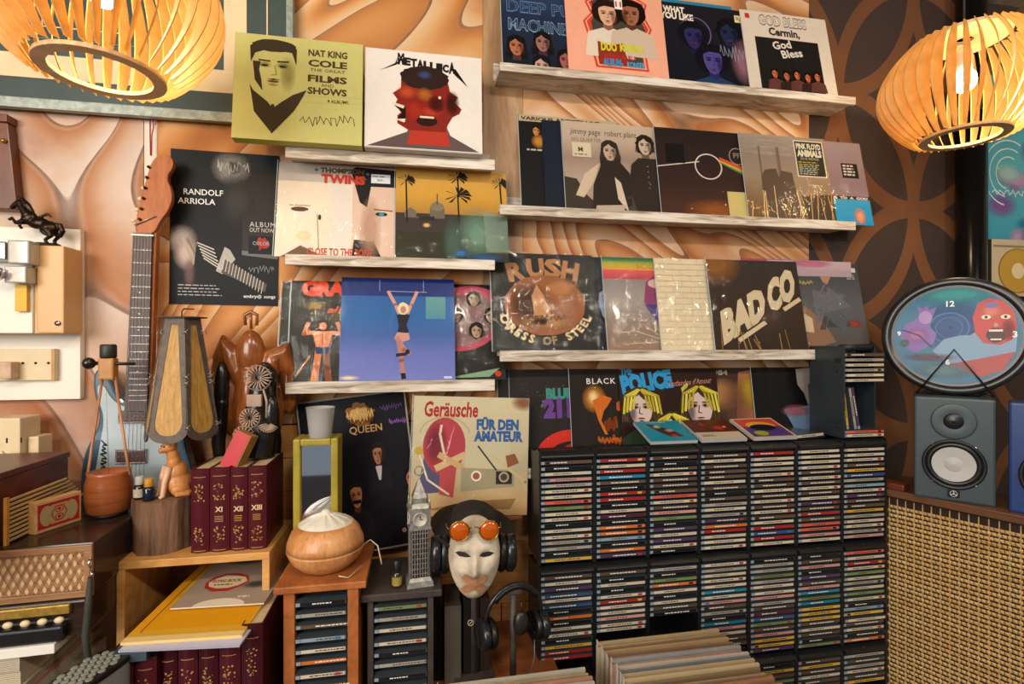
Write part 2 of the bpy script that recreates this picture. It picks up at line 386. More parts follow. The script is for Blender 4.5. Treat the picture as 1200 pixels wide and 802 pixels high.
def leaf_wallpaper():
    b = NB('leaf_circle_wallpaper'); tc = b.n('ShaderNodeTexCoord'); sp = b.n('ShaderNodeSeparateXYZ'); b.link(tc.outputs['Object'], sp.inputs[0])
    X = b.math('DIVIDE', b.math('SUBTRACT', sp.outputs['X'], 1.427), .31); Z = b.math('DIVIDE', b.math('SUBTRACT', sp.outputs['Z'], 2.368), .396)
    A = b.math('MULTIPLY', b.math('ADD', X, Z), .5); B = b.math('MULTIPLY', b.math('SUBTRACT', X, Z), .5)
    qa = b.math('ABSOLUTE', b.math('SUBTRACT', b.math('FRACT', A), .5)); qb = b.math('ABSOLUTE', b.math('SUBTRACT', b.math('FRACT', B), .5))
    ms = []
    for ca, cb in ((0, 0), (1, 0), (0, 1)):
        da = b.math('SUBTRACT', qa, ca); db = b.math('SUBTRACT', qb, cb)
        r = b.math('SQRT', b.math('ADD', b.math('MULTIPLY', da, da), b.math('MULTIPLY', db, db)))
        ms.append(b.math('LESS_THAN', b.math('ABSOLUTE', b.math('SUBTRACT', r, .7071)), .052))
    m = b.math('MAXIMUM', ms[0], b.math('MAXIMUM', ms[1], ms[2]))
    fine = b.noise(b.coord(), 160, 2); big = b.noise(b.coord(), 3, 3)
    c = b.mix(m, '281c1a', b.ramp(big, [(.3, '5e371a'), (.7, '744520')])); c = b.mix(b.math('MULTIPLY', fine, .15), c, '8a6a50')
    b.set(color=c, rough=.75); b.bump(fine, .2, .002); return b.m
M_paper = leaf_wallpaper()
wall = build(MB().box(-2.6, 2.9, WY+.012, WY+.12, 0, 2.75), 'wall_back', M_paper); tag(wall, kind='structure')
def panel(x0, x1, z0, z1, m, name='wall_panel', t=.012):
    return build(MB().cbox(x0, x1, WY+.012-t, WY+.012, z0, z1, .001), name, m, wall)
xa, xb, xc, xd = xat(168, WY), xat(184, WY), xat(612, WY), xat(948, WY)
panel(-2.6, xa, 0, 2.75, M_left)
panel(xa, xb, 0, 2.75, plain('white_filler', 'e6ddd0', .6, 0, .1, 12, .1), 'filler_strip', .009)
panel(xb, xat(566, WY)-.0005, 1.27, 2.75, M_mid)
panel(xat(566, WY), xc, 1.27, 1.499, M_mid)
panel(xc, xd, 1.0, 2.75, M_right)
panel(xat(566, WY), xc, 1.5+.0, 2.75, wood('grey_brown_pillar_wood', '8a6440', 'c09a70', (5, 2, .9), .5, 1.6, .15), 'wood_pillar', .016)
# wooden planks below the shelves
pl = [wood('plank_wood_%d' % i, a, b_, (1.2, 4, 12), .55, 1.0, .3) for i, (a, b_) in enumerate((('a5672c', 'd59b58'), ('96592a', 'c9884a'), ('b3763a', 'ddab6c')))]
zz = 1.265; r = 0
while zz > .35:
    h = .093; x = xb
    k = 0; off = (0, .21, .1, .3)[r % 4]
    cuts = [xb]+[xb+off+.42*i for i in range(1, 5) if xb+off+.42*i < xc+.13]+[xc+.13]
    if cuts[-1]-cuts[-2] < .06: cuts.pop(-2)
    for a_, b_ in zip(cuts, cuts[1:]):
        d = random.uniform(0, .003)
        build(MB().cbox(a_+.0015, b_-.0015, WY-d, WY+.012, zz-h+.002, zz, .0015), 'plank', random.choice(pl), wall)
    zz -= h; r += 1
floor = build(MB().box(-2.6, 2.9, -3.4, WY+.12, -.05, 0), 'floor', wood('floor_boards', '4a3020', '6d4a30', (6, 1, 1), .5)); tag(floor, kind='structure')
ceil = build(MB().box(-2.6, 2.9, -3.4, WY+.12, 2.75, 2.8), 'ceiling', plain('ceiling_paint', 'a89c8c', .8)); tag(ceil, kind='structure')
wl = build(MB().box(-2.7, -2.6, -3.4, WY+.12, 0, 2.75), 'wall_left', plain('wall_paint', 'b9a890', .8)); tag(wl, kind='structure')
wr = build(MB().box(2.9, 3.0, -3.4, WY+.12, 0, 2.75), 'wall_right', MATS['wall_paint']); tag(wr, kind='structure')

# ------------------------------------------------------------------ picture ledges
def weathered():
    b = NB('whitewashed_wood'); v = b.coord((1.5, 8, 22)); a = b.noise(v, 2.2, 7, .8, .65); c = b.noise(b.coord((1, 4, 9)), 9, 5, 1.2)
    m = b.math('ADD', b.math('MULTIPLY', a, .6), b.math('MULTIPLY', c, .4))
    b.set(color=b.ramp(m, [(.36, '6f6355'), (.46, 'b3a592'), (.56, 'd9d0c2'), (.7, 'e4ddd2')]), rough=.6); b.bump(m, .35, .003); return b.m
M_ww = weathered()
LIP = 1.42
def ledge(x0, x1, ztop, lh, depth, label):
    """front lip top at ztop; bottom board under it; back rail on the wall"""
    t = thing('picture_ledge', label, 'shelf', (x0, LIP, ztop-lh), (0, 0, 0), 'whitewashed picture ledges')
    L = x1-x0; D = WY-LIP
    build(MB().cbox(0, L, 0, .012, 0, lh, .0015), 'front_lip', M_ww, t)
    build(MB().cbox(0, L, .012, D-.0005, lh-.016, lh-.004, .001), 'bottom_board', M_ww, t)
    build(MB().cbox(-.004, L, D-.009, D-.0005, lh-.003, lh+.05, .001), 'back_rail', M_ww, t)
    return ztop-.004
xs0, xs1 = xat(586, LIP), xat(1003, LIP)
xl0, xl1 = xat(334, LIP), xat(580, LIP)
ZR = [ledge(xs0, xs1, 1.5+.787, .024, .11, 'top picture ledge of the right-hand group, near the ceiling'),
      ledge(xs0, xs1, 1.5+.387, .028, .11, 'second picture ledge from the top in the right-hand group'),
      ledge(xs0, xs1, 1.5-.024, .031, .11, 'third picture ledge from the top in the right-hand group, above the towers of CDs')]
ZL = [ledge(xl0, xl1, 1.5+.512, .030, .11, 'top picture ledge of the left-hand group, under the yellow and white box sets'),
      ledge(xl0, xl1, 1.5+.230, .028, .11, 'middle picture ledge of the left-hand group, under the palm tree sleeve'),
      ledge(xl0, xl1, 1.5-.105, .031, .11, 'lowest picture ledge of the left-hand group, under the blue and violet sleeve')]
ZR.append(ledge(xs0, xs1, 1.5-.36, .028, .11, 'lowest right-hand picture ledge, hidden behind the towers of CDs'))
# ------------------------------------------------------------------ record sleeves
def sleeve(art, px, y0, z, label, tilt=None, group=None, t=.0035, film=False, mat_=None, roll=0, base='1c1a18', edge=None, cat='record sleeve', name='record_sleeve', seam=True, ztw=0):
    me = card_mesh(art, t, base, edge, name, mat_ or (PG if not film else PM))
    if tilt is None: tilt = .195
    x = xat(px, y0)
    o = link(name, me, None, (x, y0, z), (-tilt, roll, ztw)); tag(o, label, cat, group)
    if film:
        mb = MB(); n = 10; vs = []; fs = []; m = .003
        rr = random.Random(int(px))
        for j in range(n+1):
            for i in range(n+1):
                vs.append((-m+(art.w+2*m)*i/n, -.0028+rr.uniform(-.0006, .0006), (art.h+.004)*j/n))
        for j in range(n):
            for i in range(n): a = j*(n+1)+i; fs.append((a, a+1, a+n+2, a+n+1))
        mb.add(vs, fs, True)
        mb.cur = 1
        if seam: mb.box(-m-.0008, -m+.0010, -.0034, -.0022, 0, art.h+.004)
        build(mb, 'plastic_cover', [FILM, SEAM], o)
    return o
random.seed(3)
# ---- top right ledge
z0 = ZR[0]
A = Art(); A.grad([(0, '141a26'), (.6, '1e2c44'), (1, '2d4163')])
A.text('DEEP PURPLE', .05, .66, .13, '5f7fa8', w=1.0, bold=.03); A.text('DEEP PURPLE', .055, .667, .118, '26385a', w=.99, bold=.0)
A.text('MACHINE HEAD', .06, .45, .13, '7f9bb8', w=.95, bold=.03); A.text('MACHINE HEAD', .065, .457, .118, '26384f', w=.94, bold=0)
A.head(.13, .26, .2, 'b06a4a', '0c0c10', 'long', '50302a'); A.head(.38, .33, .2, '9a6a62', '0c0c10', 'long', '40283a'); A.head(.36, .06, .2, 'c49a90', '0c0c10', 'long', '604048'); A.head(.6, .15, .2, '9a5a52', '0c0c10', 'long', '402828')
sleeve(A, 590, 1.447, z0, 'dark blue sleeve with shadowy long-haired faces, far left on the top right-hand ledge', film=True, base='141a26')
A = Art(); A.rect(0, 0, 1, 1, 'e8a68a')
for wd, c in ((.0, 'c8452c'), (.022, 'e8a68a'), (.036, 'c8452c')):
    A.poly([(.27+wd, .1+wd), (.21+wd, .45), (.17+wd, .62), (.25+wd, .72), (.2+wd, .85), (.3+wd, .97-wd), (.5, .95-wd), (.72-wd, .98-wd), (.84-wd, .9), (.8-wd, .75), (.87-wd, .6), (.78-wd, .4), (.8-wd, .1+wd)], c)
A.poly([(.32, .14), (.27, .45), (.25, .62), (.3, .73), (.26, .85), (.34, .93), (.7, .93), (.79, .88), (.75, .72), (.8, .58), (.73, .4), (.75, .14)], '45403a')
A.head(.42, .72, .26, 'd8a888', '241410', 'afro', '8a5a48', body='d9cbb8'); A.head(.66, .75, .26, '9a6448', '100c0a', 'afro', '5a3020', body='c8b4a0', flip=-1)
A.poly([(.3, .14), (.3, .4), (.42, .36), (.55, .4), (.6, .14)], '8a3024'); A.text('DUO', .33, .3, .085, 'c8c828', w=.16, bold=.05); A.text('KRIBO', .52, .31, .08, 'c8c828', w=.24, bold=.05)
A.text('RITMIK BARU', .36, .21, .05, 'a83030', w=.3, bold=.03); A.text('ALBUM-', .34, .13, .075, '3a86b8', w=.2, bold=.05); A.text('KONSER', .58, .13, .06, '5aa0c8', w=.18, bold=.03)
A.rect(.5, .8, .58, .92, 'f0e8e0'); A.text('11', .51, .83, .06, 'c02828', w=.06, bold=.04)
sleeve(A, 667, 1.436, z0, 'salmon pink sleeve with two afro-haired musicians inside a red scalloped border', base='e8a68a')
A = Art(); A.rect(0, 0, 1, 1, '1d4f6a'); A.rect(0, .96, 1, 1, '2d7aa0')
sleeve(A, 758, 1.462, z0+.012, 'blue-edged sleeve peeking out behind the dark sleeve of purple faces, top right-hand ledge', base='1d4f6a', tilt=.16)
A = Art(); A.grad([(0, '10141e'), (1, '191a22')]); A.text('WHAT', .02, .88, .07, 'e6dcc8', w=.23, bold=.05); A.text('YOU LIKE', -.02, .8, .07, 'e6dcc8', w=.36, bold=.05)
A.ring(.35, .66, .17, .19, .012, '6a5a8a'); A.head(.32, .6, .28, '2a2a5a', '0c0c16', 'afro', '15153a'); A.head(.72, .68, .3, '1d2848', '0a0a14', 'shag', '101830'); A.head(.5, .32, .3, '4a4488', '0c0c14', 'afro', '26245a', body='1c3a60')
A.soft(.85, .35, .16, .3, '9a6a7a', .8); A.scrawl(.6, .45, .3, .3, '8a8aa0', .006); A.rect(.8, .84, .92, .93, 'd8cfa0'); A.text('Rpm', .82, .87, .04, '806020', bold=.02)
sleeve(A, 784, 1.446, z0, 'black sleeve with three purple and blue faces, third from left on the top right-hand ledge', base='12141c')
A = Art(); A.rect(0, 0, 1, 1, 'd6cabb'); A.text('GOD BLESS', .2, .84, .12, '6a665e', w=.56, bold=.05); A.text('GOD BLESS', .205, .848, .105, 'd6cabb', w=.55, bold=.01); A.text('Cermin,', .3, .72, .09, '2a2420', w=.36, bold=.04)
A.rect(.13, .04, .86, .68, '1d1b1a'); A.text('God', .33, .54, .09, 'd8d0c4', bold=.03, rot=.2); A.text('Bless', .42, .44, .09, 'd8d0c4', bold=.03, rot=.2); A.rect(.05, .9, .1, .96, 'c03020')
for i, x in enumerate((.3, .43, .55, .67, .78)): A.head(x, .24-.02*(i % 2), .1, 'c06a48', '120c0a', 'long', '703020', body='30201c' if i % 2 else '5a3830')
sleeve(A, 880, 1.437, z0, 'cream sleeve with a black square group photo, far right on the top right-hand ledge', base='d6cabb')
# ---- second right ledge
z0 = ZR[1]
A = Art(.315, .315); A.rect(0, 0, 1, 1, '15171a'); A.rect(0, .93, 1, 1, 'b8a888'); A.text('VARIOUS ARTISTS LIVE', .02, .945, .035, '201810', w=.8, bold=.03)
for x in (.17, .52): A.head(x, .83, .1, 'c88a48', '201008', 'shag', '704018'); A.soft(x+.02, .72, .08, .08, 'c8883a', .9); A.tiny(x-.1, .62, .2, 1, .018, 'c8c0b0')
sleeve(A, 612, 1.463, z0, 'black sleeve with two small amber photos, far left on the second right-hand ledge', base='15171a', film=True)
A = Art(); A.rect(0, 0, 1, 1, '1d2230'); sleeve(A, 640, 1.456, z0, 'plain navy sleeve mostly hidden behind the sepia pair of standing figures', base='1d2230', edge='2c3850')
A = Art(); A.grad([(0, 'a08a78'), (.35, 'b09a88'), (.6, '9a8474'), (.8, 'b8a490'), (1, 'c0ae98')])
A.text('jimmy page  robert plant', .08, .86, .065, '3a3028', w=.68, bold=.0, shear=.1); A.text('NO QUARTER', .09, .78, .04, '6a5c50', w=.3)
A.poly([(0, 0), (0, .38), (.12, .36), (.2, .2), (.3, .1), (1, .1), (1, 0)], '3c342c'); A.poly([(.55, .28), (1, .26), (1, 0), (.5, 0)], '4a4036')
A.head(.47, .68, .2, 'bca490', '30261e', 'long', '6a5646'); A.poly([(.38, .58), (.56, .58), (.66, .45), (.66, .1), (.56, .04), (.26, .06), (.28, .3), (.36, .5)], '2c2520')
A.poly([(.36, .55), (.2, .42), (.1, .18), (.18, .16), (.28, .32)], 'c8b49c'); A.poly([(.5, .4), (.52, .16), (.62, .02), (.56, .34)], 'cdbba6'); A.poly([(.3, .08), (.6, .1), (.55, 0), (.28, 0)], 'b8a692')
A.head(.84, .77, .2, 'c4ae98', '241c16', 'shag', '6a5646'); A.poly([(.76, .63), (.94, .63), (1, .55), (1, .0), (.72, 0), (.64, .3), (.68, .55)], '2e2620')
for i in range(5): A.ell(.85, .54-.06*i, .006, .006, 'a89880')
A.rect(.09, .6, .28, .76, 'cfc2a6'); A.text('M', .15, .66, .05, '504838', bold=.02); A.tiny(.11, .625, .15, 1, .01, '504838')
sleeve(A, 664, 1.449, z0, 'sepia sleeve of two figures in black standing side by side, second right-hand ledge', base='a08a78', film=True)
A = Art(); A.grad([(0, '4a2c20'), (.4, '33211d'), (1, '231a1c')]); A.soft(.6, .08, .4, .14, 'a05c28', .7); A.line([(.0, .55), (.45, .63)], .012, 'cfcabc')
A.ring(.55, .58, .15, .15, .014, 'd0cbc0'); A.poly([(.68, .66), (1, .53), (1, .57), (.68, .70)], 'c8542c'); A.poly([(.68, .645), (1, .5), (1, .53), (.68, .66)], 'd0a83c'); A.poly([(.68, .63), (1, .47), (1, .5), (.68, .645)], '4a8a5a')
A.ring(.88, .72, .09, .1, .01, '9a9080'); A.text('PF', .84, .7, .06, '8a8070', bold=.02); A.rect(.1, .6, .3, .82, '0e0c0e')
sleeve(A, 776, 1.442, z0, 'dark maroon sleeve with a pale outline and a rainbow-coloured stripe, second right-hand ledge', base='2a1c1a', film=True)
A = Art(.3, .09); A.rect(0, 0, 1, 1, 'c0b070'); sleeve(A, 856, 1.4385, z0, 'pale yellow paper insert standing in front of the dark maroon sleeve', base='c0b070', tilt=.195, cat='paper', name='paper_insert', t=.001)
A = Art(); A.grad([(0, '6a4c2c'), (.25, '7c6248'), (.5, '94806c'), (.75, '8a7c70'), (1, '9c9084')])
for y in (.93, .85, .78): A.soft(.4, y, .5, .04, 'bcb0a4', .5)
for x in (.2, .42): A.rect(x, .5, x+.02, .86, '6a5c50'); A.rect(x+.2, .5, x+.22, .86, '75675a') if x < .3 else None
A.poly([(.18, .0), (.2, .5), (.25, .58), (.38, .6), (.4, .5), (.44, .58), (.56, .56), (.6, .0)], '54463a'); A.poly([(.6, 0), (.64, .3), (1, .33), (1, 0)], '3e342c')
for i in range(16): x = random.uniform(0, 1); A.line([(x, .02), (x+random.uniform(-.04, .04), random.uniform(.12, .42))], .007, random.choice(['d8a860', 'f0c888', 'a87840']))
for i in range(12): A.soft(random.uniform(0, 1), random.uniform(.05, .34), .015, .015, 'ffdc9c', .9)
A.rect(.62, .52, .97, .96, 'cfc8b4'); A.rect(.635, .535, .955, .945, '1f2a22'); A.text('PINK FLOYD', .65, .86, .06, 'd8d8c8', w=.29, bold=.05); A.text('ANIMALS', .65, .77, .07, 'd8d8c8', w=.29, bold=.06); A.text('2018 REMIX', .68, .725, .03, 'b8b8a0', w=.22); A.tiny(.65, .69, .27, 2, .014, 'b8a848', 2); A.tiny(.65, .64, .25, 5, .011, 'b8c0b0', 2)
sleeve(A, 878, 1.4345, z0, 'smoky brown cityscape sleeve with a black and white title sticker, second right-hand ledge', base='6a5a4a', film=True)
A = Art(); A.grad([(0, '8a7c80'), (.5, '84707c'), (1, '988a92')]); A.rect(.5, .3, 1, .34, '3a2c34'); A.text('LIVE  TO  A  GOD', .5, .305, .026, 'e8e4e0', w=.48, bold=.03); A.grad([(0, '1d8cc0'), (.3, '3a9ac8')], .5, 1); A.soft(.85, .1, .08, .12, 'e09870', .9)
A.rect(.72, .56, .92, .74, '1a1a1e'); A.tiny(.74, .7, .14, 4, .02, 'd8d4cc', 1.8)
sleeve(A, 925, 1.447, z0, 'mauve and bright blue sleeve half hidden at the right end of the second right-hand ledge', base='8a7a84', film=True)
# ---- third right ledge
z0 = ZR[2]
A = Art(.312, .298); A.rect(0, 0, 1, 1, '2a2b28'); [A.text(ch, x_, y_, .17, 'a8764a', w=.17, bold=.05, rot=r_) for ch, x_, y_, r_ in (('R', .17, .71, .22), ('U', .35, .76, .07), ('S', .51, .77, -.04), ('H', .67, .76, -.2))]; A.ell(.51, .47, .39, .31, '8e5a36', n=36, jag=.015); A.soft(.36, .46, .22, .26, '4a3024', .9); A.soft(.66, .64, .22, .14, 'b87c50', .9); A.soft(.5, .3, .3, .1, 'b88a5a', .8)
A.poly([(.4, .36), (.38, .55), (.43, .68), (.5, .56), (.56, .36)], 'b88658'); A.soft(.45, .3, .12, .05, '3c2418', .9); A.scrawl(.3, .34, .4, .1, '54321f', .008)
for k, ch in enumerate('CARESS OF STEEL'):
    a = math.radians(200+140*k/14); A.text(ch, .51+.46*math.cos(a), .45+.38*math.sin(a), .075, 'cdb487' if ch not in 'OF' or k < 6 or k > 9 else '8a7a5c', bold=.04, rot=a+PI/2, align='c') if ch != ' ' else None
sleeve(A, 578, 1.437, z0, 'black sleeve with a copper oval and arched lettering, far left on the third right-hand ledge', base='2a2b28', film=True)
A = Art(); A.rect(0, 0, 1, 1, '1f262c'); A.text('CE', .78, .83, .13, 'd8d4cc', w=.2, bold=.06); A.head(.86, .5, .5, '7f90a4', '0f1418', 'shag', '3c4a5c', neck=False); A.scrawl(.78, .07, .2, .07, 'c8c8c8', .008)
sleeve(A, 622, 1.463, z0, 'blue-grey portrait sleeve, a narrow strip showing beside the copper oval sleeve', base='1f262c', film=True)
A = Art(); A.grad([(0, '8e7660'), (.3, '8a7a70'), (.6, '98928c'), (.76, '8a807c'), (.765, 'b04850'), (.86, 'd05a58'), (.87, 'd89840'), (.93, 'a8a840'), (.97, '3c7848'), (1, '2c6040')]); A.text('SCORPIO', .35, .88, .05, 'a87838', w=.42)
A.poly([(.4, .5), (.44, .74), (.6, .85), (.72, .66), (.78, .5), (.7, .34), (.52, .3)], '8a4068'); A.poly([(.4, .5), (.52, .3), (.7, .34), (.6, .5)], '4a3a78'); A.ell(.55, .72, .09, .05, 'c8a8a0'); A.ell(.66, .56, .12, .09, 'c0b878', rot=-.5); A.ell(.66, .56, .095, .07, '6a9a90', rot=-.5); A.ell(.66, .38, .1, .1, '6a4a44'); A.ell(.66, .38, .05, .05, 'a08478'); A.ell(.6, .15, .03, .035, '5a3a64')
for i in range(14): a = random.uniform(0, PI); A.line([(.6+.08*math.cos(a), .08+.08*math.sin(a)), (.6+.38*math.cos(a), .02+.3*math.sin(a))], .005, 'dcc49a')
sleeve(A, 713, 1.454, z0, 'sleeve with rainbow stripes along the top and a purple and gold goblet shape below', base='8a7a70', film=True)
A = Art(); A.rect(0, 0, 1, 1, 'd8c9a9'); 
for j in range(16):
    A.line([(0, j/16), (1, j/16+.002)], .004, 'bfae90')
    for i in range(6): x = (i+.5*(j % 2))/5.5; A.line([(x, j/16), (x, (j+1)/16)], .004, 'c4b394')
sleeve(A, 776, 1.446, z0, 'cream sleeve printed with a pale brick wall, third right-hand ledge', base='d8c9a9', film=True)
A = Art(.325, .298); A.grad([(0, '33281e'), (.5, '3a2c22'), (1, '2f2b28')]); A.soft(.1, .95, .3, .25, '9a6430', .7); A.soft(.6, .4, .3, .3, '55443a', .6)
def slab(s, x, y, h, c, rot, w):
    A.text(s, x, y, h, c, w=w, bold=.07, rot=rot)
A.text('BAD', .09, .09, .30, 'cdbc9c', w=.50, bold=.07, vs_=.62); A.text('CO', .62, .42, .30, 'cdbc9c', w=.33, bold=.07, vs_=.62)
A.line([(.27, .12), (.55, .30)], .045, 'cdbc9c'); A.line([(.80, .46), (.97, .565)], .045, 'cdbc9c')
for i in range(9): x = random.uniform(.05, .95); A.line([(x, .02), (x+random.uniform(-.06, .02), random.uniform(.1, .3))], .006, random.choice(['d8a860', 'b88848']), .8)
sleeve(A, 839, 1.437, z0, 'brown-black sleeve with huge cream lettering slanting upward, third right-hand ledge', base='2f2822', film=True)
A = Art(); A.rect(0, 0, 1, 1, 'a87080'); A.rect(0, .94, .5, 1, 'a04a60'); sleeve(A, 872, 1.487, z0+.003, 'pink-topped sleeve peeking out behind the slanted lettering sleeve', base='a07080', tilt=.055)
A = Art(); A.rect(0, 0, 1, 1, 'b09aa4'); A.soft(.5, .97, .3, .05, 'c87090', .8); sleeve(A, 905, 1.476, z0+.001, 'pale mauve sleeve standing behind the grey guitar-hand sleeve, third right-hand ledge', base='b09aa4', tilt=.08)
A = Art(); A.grad([(0, '54504e'), (.5, '5c5e62'), (1, '3a3e44')]); A.text('SCORPIONS', .06, .9, .06, 'c8b830', w=.32, bold=.07); A.text('TOKYO TAPES', .08, .85, .035, 'd8d4cc', w=.3, bold=.04)
A.scrawl(.12, .77, .3, .05, 'b8a838', .012); A.poly([(.05, .4), (.3, .5), (.5, .3), (.6, .1), (.3, 0), (.1, .2)], '8a6a54'); A.poly([(.1, .35), (.2, .45), (.36, .36), (.36, .2), (.2, .22)], 'c8b498'); A.poly([(.5, .9), (.58, 1), (.66, .85), (.6, .75), (.55, .78)], 'a8806c'); A.line([(.58, .77), (.4, .5)], .012, '8a6a84')
A.poly([(0, 0), (0, .3), (.2, .12), (.3, 0)], 'a03c24'); A.soft(.85, .3, .12, .05, 'a04434', .9); A.rect(.82, .9, .97, .95, 'c8c8c8'); A.tiny(.85, .86, .1, 3, .012, 'b0b0b0')
for i in range(7): A.poly([(random.uniform(.3, .9), random.uniform(.1, .8)) for _ in range(3)], random.choice(['6c7078', '7c7e84', '4c4e54']), .6)
sleeve(A, 921, 1.447, z0, 'grey sleeve with a small yellow title, right end of the third right-hand ledge', base='54504e', film=True)
# ---- lowest right ledge behind the towers
z0 = ZR[3]; T4 = .16; H4 = .284
A = Art(.3, H4); A.rect(0, 0, 1, 1, '2a241e'); A.soft(.2, .6, .15, .2, '5a4630', .8); sleeve(A, 586, 1.476, z0, 'black sleeve at the far left end of the lowest right-hand ledge', base='221e1a', film=True, tilt=T4)
A = Art(.315, H4); A.grad([(0, '241c16'), (1, '2a2420')]); A.text('BLUE', .35, .69, .1, '3f8a80', w=.26, bold=.07); A.text('211', .32, .5, .17, '6a3f8c', w=.28, bold=.08)
A.ring(.60, .10, .36, .26, .12, 'c82f20', a0=70, a1=180); A.ell(.62, .1, .14, .12, 'b02818')
for i in range(30): A.ell(random.uniform(.1, .55), random.uniform(.45, .9), .004, .004, '7a6c5c')
sleeve(A, 600, 1.468, z0, 'black sleeve with teal and purple numerals above a red arch, behind the leftmost CD tower', base='241c16', film=True, tilt=T4)
A = Art(.315, H4); A.rect(0, 0, 1, 1, '231b15'); A.text('BLACK SABBATH', .17, .84, .06, 'e0dcd0', w=.75, bold=.01, space=1.2); A.soft(.24, .68, .13, .16, 'd89030', .9); A.soft(.23, .70, .06, .08, 'ffe0a0', .8); A.poly([(.22, .66), (.33, .72), (.42, .68), (.37, .6), (.33, .55), (.30, .45), (.36, .3), (.33, .3), (.27, .45)], 'c8691c'); A.ell(.5, .6, .04, .06, 'b85a1c', jag=.2); A.scrawl(.26, .24, .28, .1, 'c86418', .02); A.scrawl(.33, .4, .12, .2, 'a04c14', .02)
sleeve(A, 672, 1.460, z0, 'dark brown sleeve with glowing amber shapes, behind the second CD tower', base='231b15', film=True, tilt=T4)
A = Art(.33, H4); A.rect(0, 0, 1, 1, '2c1c18')
A.text('THE', .02, .93, .08, '2f7fae', w=.12, bold=.06, rot=.06); A.text('POLICE', .03, .74, .17, '2f8fc4', w=.52, bold=.07, rot=.13); A.text("Outlandos d'Amour", .5, .8, .06, 'b07a68', w=.45, bold=.01, shear=.3, rot=.08)
A.poly([(.6, .62), (.65, .63), (.62, .78), (.68, .84), (.7, .82)], 'c8c060', .9); A.ell(.6, .45, .02, .04, 'd8d080')
for cx, cy, h in ((.2, .56, .36), (.80, .56, .40), (.5, .31, .32)):
    A.head(cx, cy, h, 'cdb4ac', '3e3018', 'shag', '2a2444', body='2c3a2c', flip=-1)
    for q in range(9): e = -1 if q % 2 else 1; r_ = .14+.09*(q//2); A.line([(cx+e*r_*.2*h, cy+.58*h), (cx+e*r_*1.0*h, cy+(.44-.1*r_)*h), (cx+e*(r_+.06)*h, cy+(.1-.5*r_)*h)], .022, random.choice(['c8b83c', 'd8cc50', 'b09c30']))
sleeve(A, 731, 1.452, z0, 'black sleeve of yellow-haired faces under slanted blue lettering, behind the third CD tower', base='2c1c18', tilt=T4)
A = Art(.315, H4); A.rect(0, 0, 1, 1, '3c2c24'); A.text('1984', .3, .92, .05, 'b0a898', w=.2, bold=.03); A.poly([(.5, 0), (.62, .95), (1, 1), (1, 0)], 'a8694c'); A.soft(.75, .72, .2, .25, 'b8962c', .9); A.soft(.42, .7, .22, .2, 'c89058', .8); A.soft(.55, .55, .2, .4, '7a5040', .5)
A.head(.27, .52, .1, '9a5a30', '1c100c', 'shag'); A.poly([(.23, .45), (.3, .45), (.38, .25), (.42, .02), (.25, .02), (.25, .25)], 'a8946c'); A.line([(.3, .42), (.47, .2)], .02, 'a8946c'); A.line([(.5, .06), (.95, .1)], .012, 'c8a070')
sleeve(A, 808, 1.462, z0, 'brown and orange sleeve with a small standing figure, behind the fourth CD tower', base='3c2c24', film=True, tilt=T4)
A = Art(.3, H4); A.grad([(0, '101216'), (1, '14120f')]); A.poly([(.55, .98), (.85, 1), (.95, .62), (.8, .6), (.74, .75), (.66, .55), (.62, .7), (.55, .8)], '9a9088'); A.poly([(.35, .52), (.7, .56), (.85, .1), (.55, .1)], '6a84a4'); A.soft(.5, .5, .2, .08, 'a86470', .8); A.soft(.65, .2, .14, .14, 'a8bcd0', .7)
sleeve(A, 890, 1.454, z0, 'black sleeve with a pale horse-like head and blue-grey glow, behind the fifth CD tower', base='121214', film=True, tilt=T4)
A = Art(.2, H4); A.rect(0, 0, 1, 1, '1c4a78'); A.rect(.05, .7, .3, .9, 'd8d0c0'); sleeve(A, 945, 1.464, z0, 'bright blue sleeve edge showing left of the upright grey rack', base='1c4a78', tilt=T4)

# ---- left ledges
z0 = ZL[0]
A = Art(.315, .282); A.rect(0, 0, 1, 1, 'bcba74')
for t_, y, w_ in (('NAT KING', .84, .31), ('COLE', .74, .31), ('THE GREAT', .69, .28), ('FILMS', .59, .31), ('AND', .545, .1), ('SHOWS', .47, .31)):
    h = .075 if w_ == .31 else .035; A.text(t_, .72, y, h*.8, '4a3a24', w=w_, bold=.04 if w_ == .31 else .01, align='c')
A.line([(.52, .44), (1, .46)], .003, 'a8a450'); A.text('4 ALBUMS', .72, .395, .03, '4a3a24', w=.17, bold=.02); A.line([(.52, .38), (1, .4)], .003, 'a8a450')
A.scrawl(.52, .2, .42, .12, '5a5030', .006, 30, .1)
A.poly([(.12, .52), (.15, .46), (.26, .36), (.3, .3), (.36, .36), (.45, .44), (.56, .5), (.5, .36), (.46, .28), (.3, .06), (.16, .26), (.14, .4)], '3a3020')
A.poly([(.24, .44), (.3, .3), (.4, .44), (.38, .5), (.26, .5)], 'bcba74'); A.poly([(.29, .34), (.31, .34), (.35, .16), (.3, .07), (.26, .18)], '3a3020')
A.head(.3, .68, .46, 'bcba74', '3a3020', 'short', '948c48', neck=False); A.poly([(.14, .74), (.16, .56), (.22, .46), (.21, .56), (.19, .66), (.2, .74)], '3a3020'); A.poly([(.25, .575), (.3, .585), (.36, .575), (.3, .568)], '3a3020'); A.ell(.3, .9, .17, .06, '3a3020', n=30, jag=.05)
o = sleeve(A, 271, 1.385, z0+.004, 'thick yellow-green box set with a black ink portrait, left end of the top left-hand ledge', t=.028, base='bcba74', edge='a9a848', tilt=.10, cat='box set', name='box_set', group=None)
A = Art(.312, .28); A.rect(0, 0, 1, 1, 'ddd6ce'); 
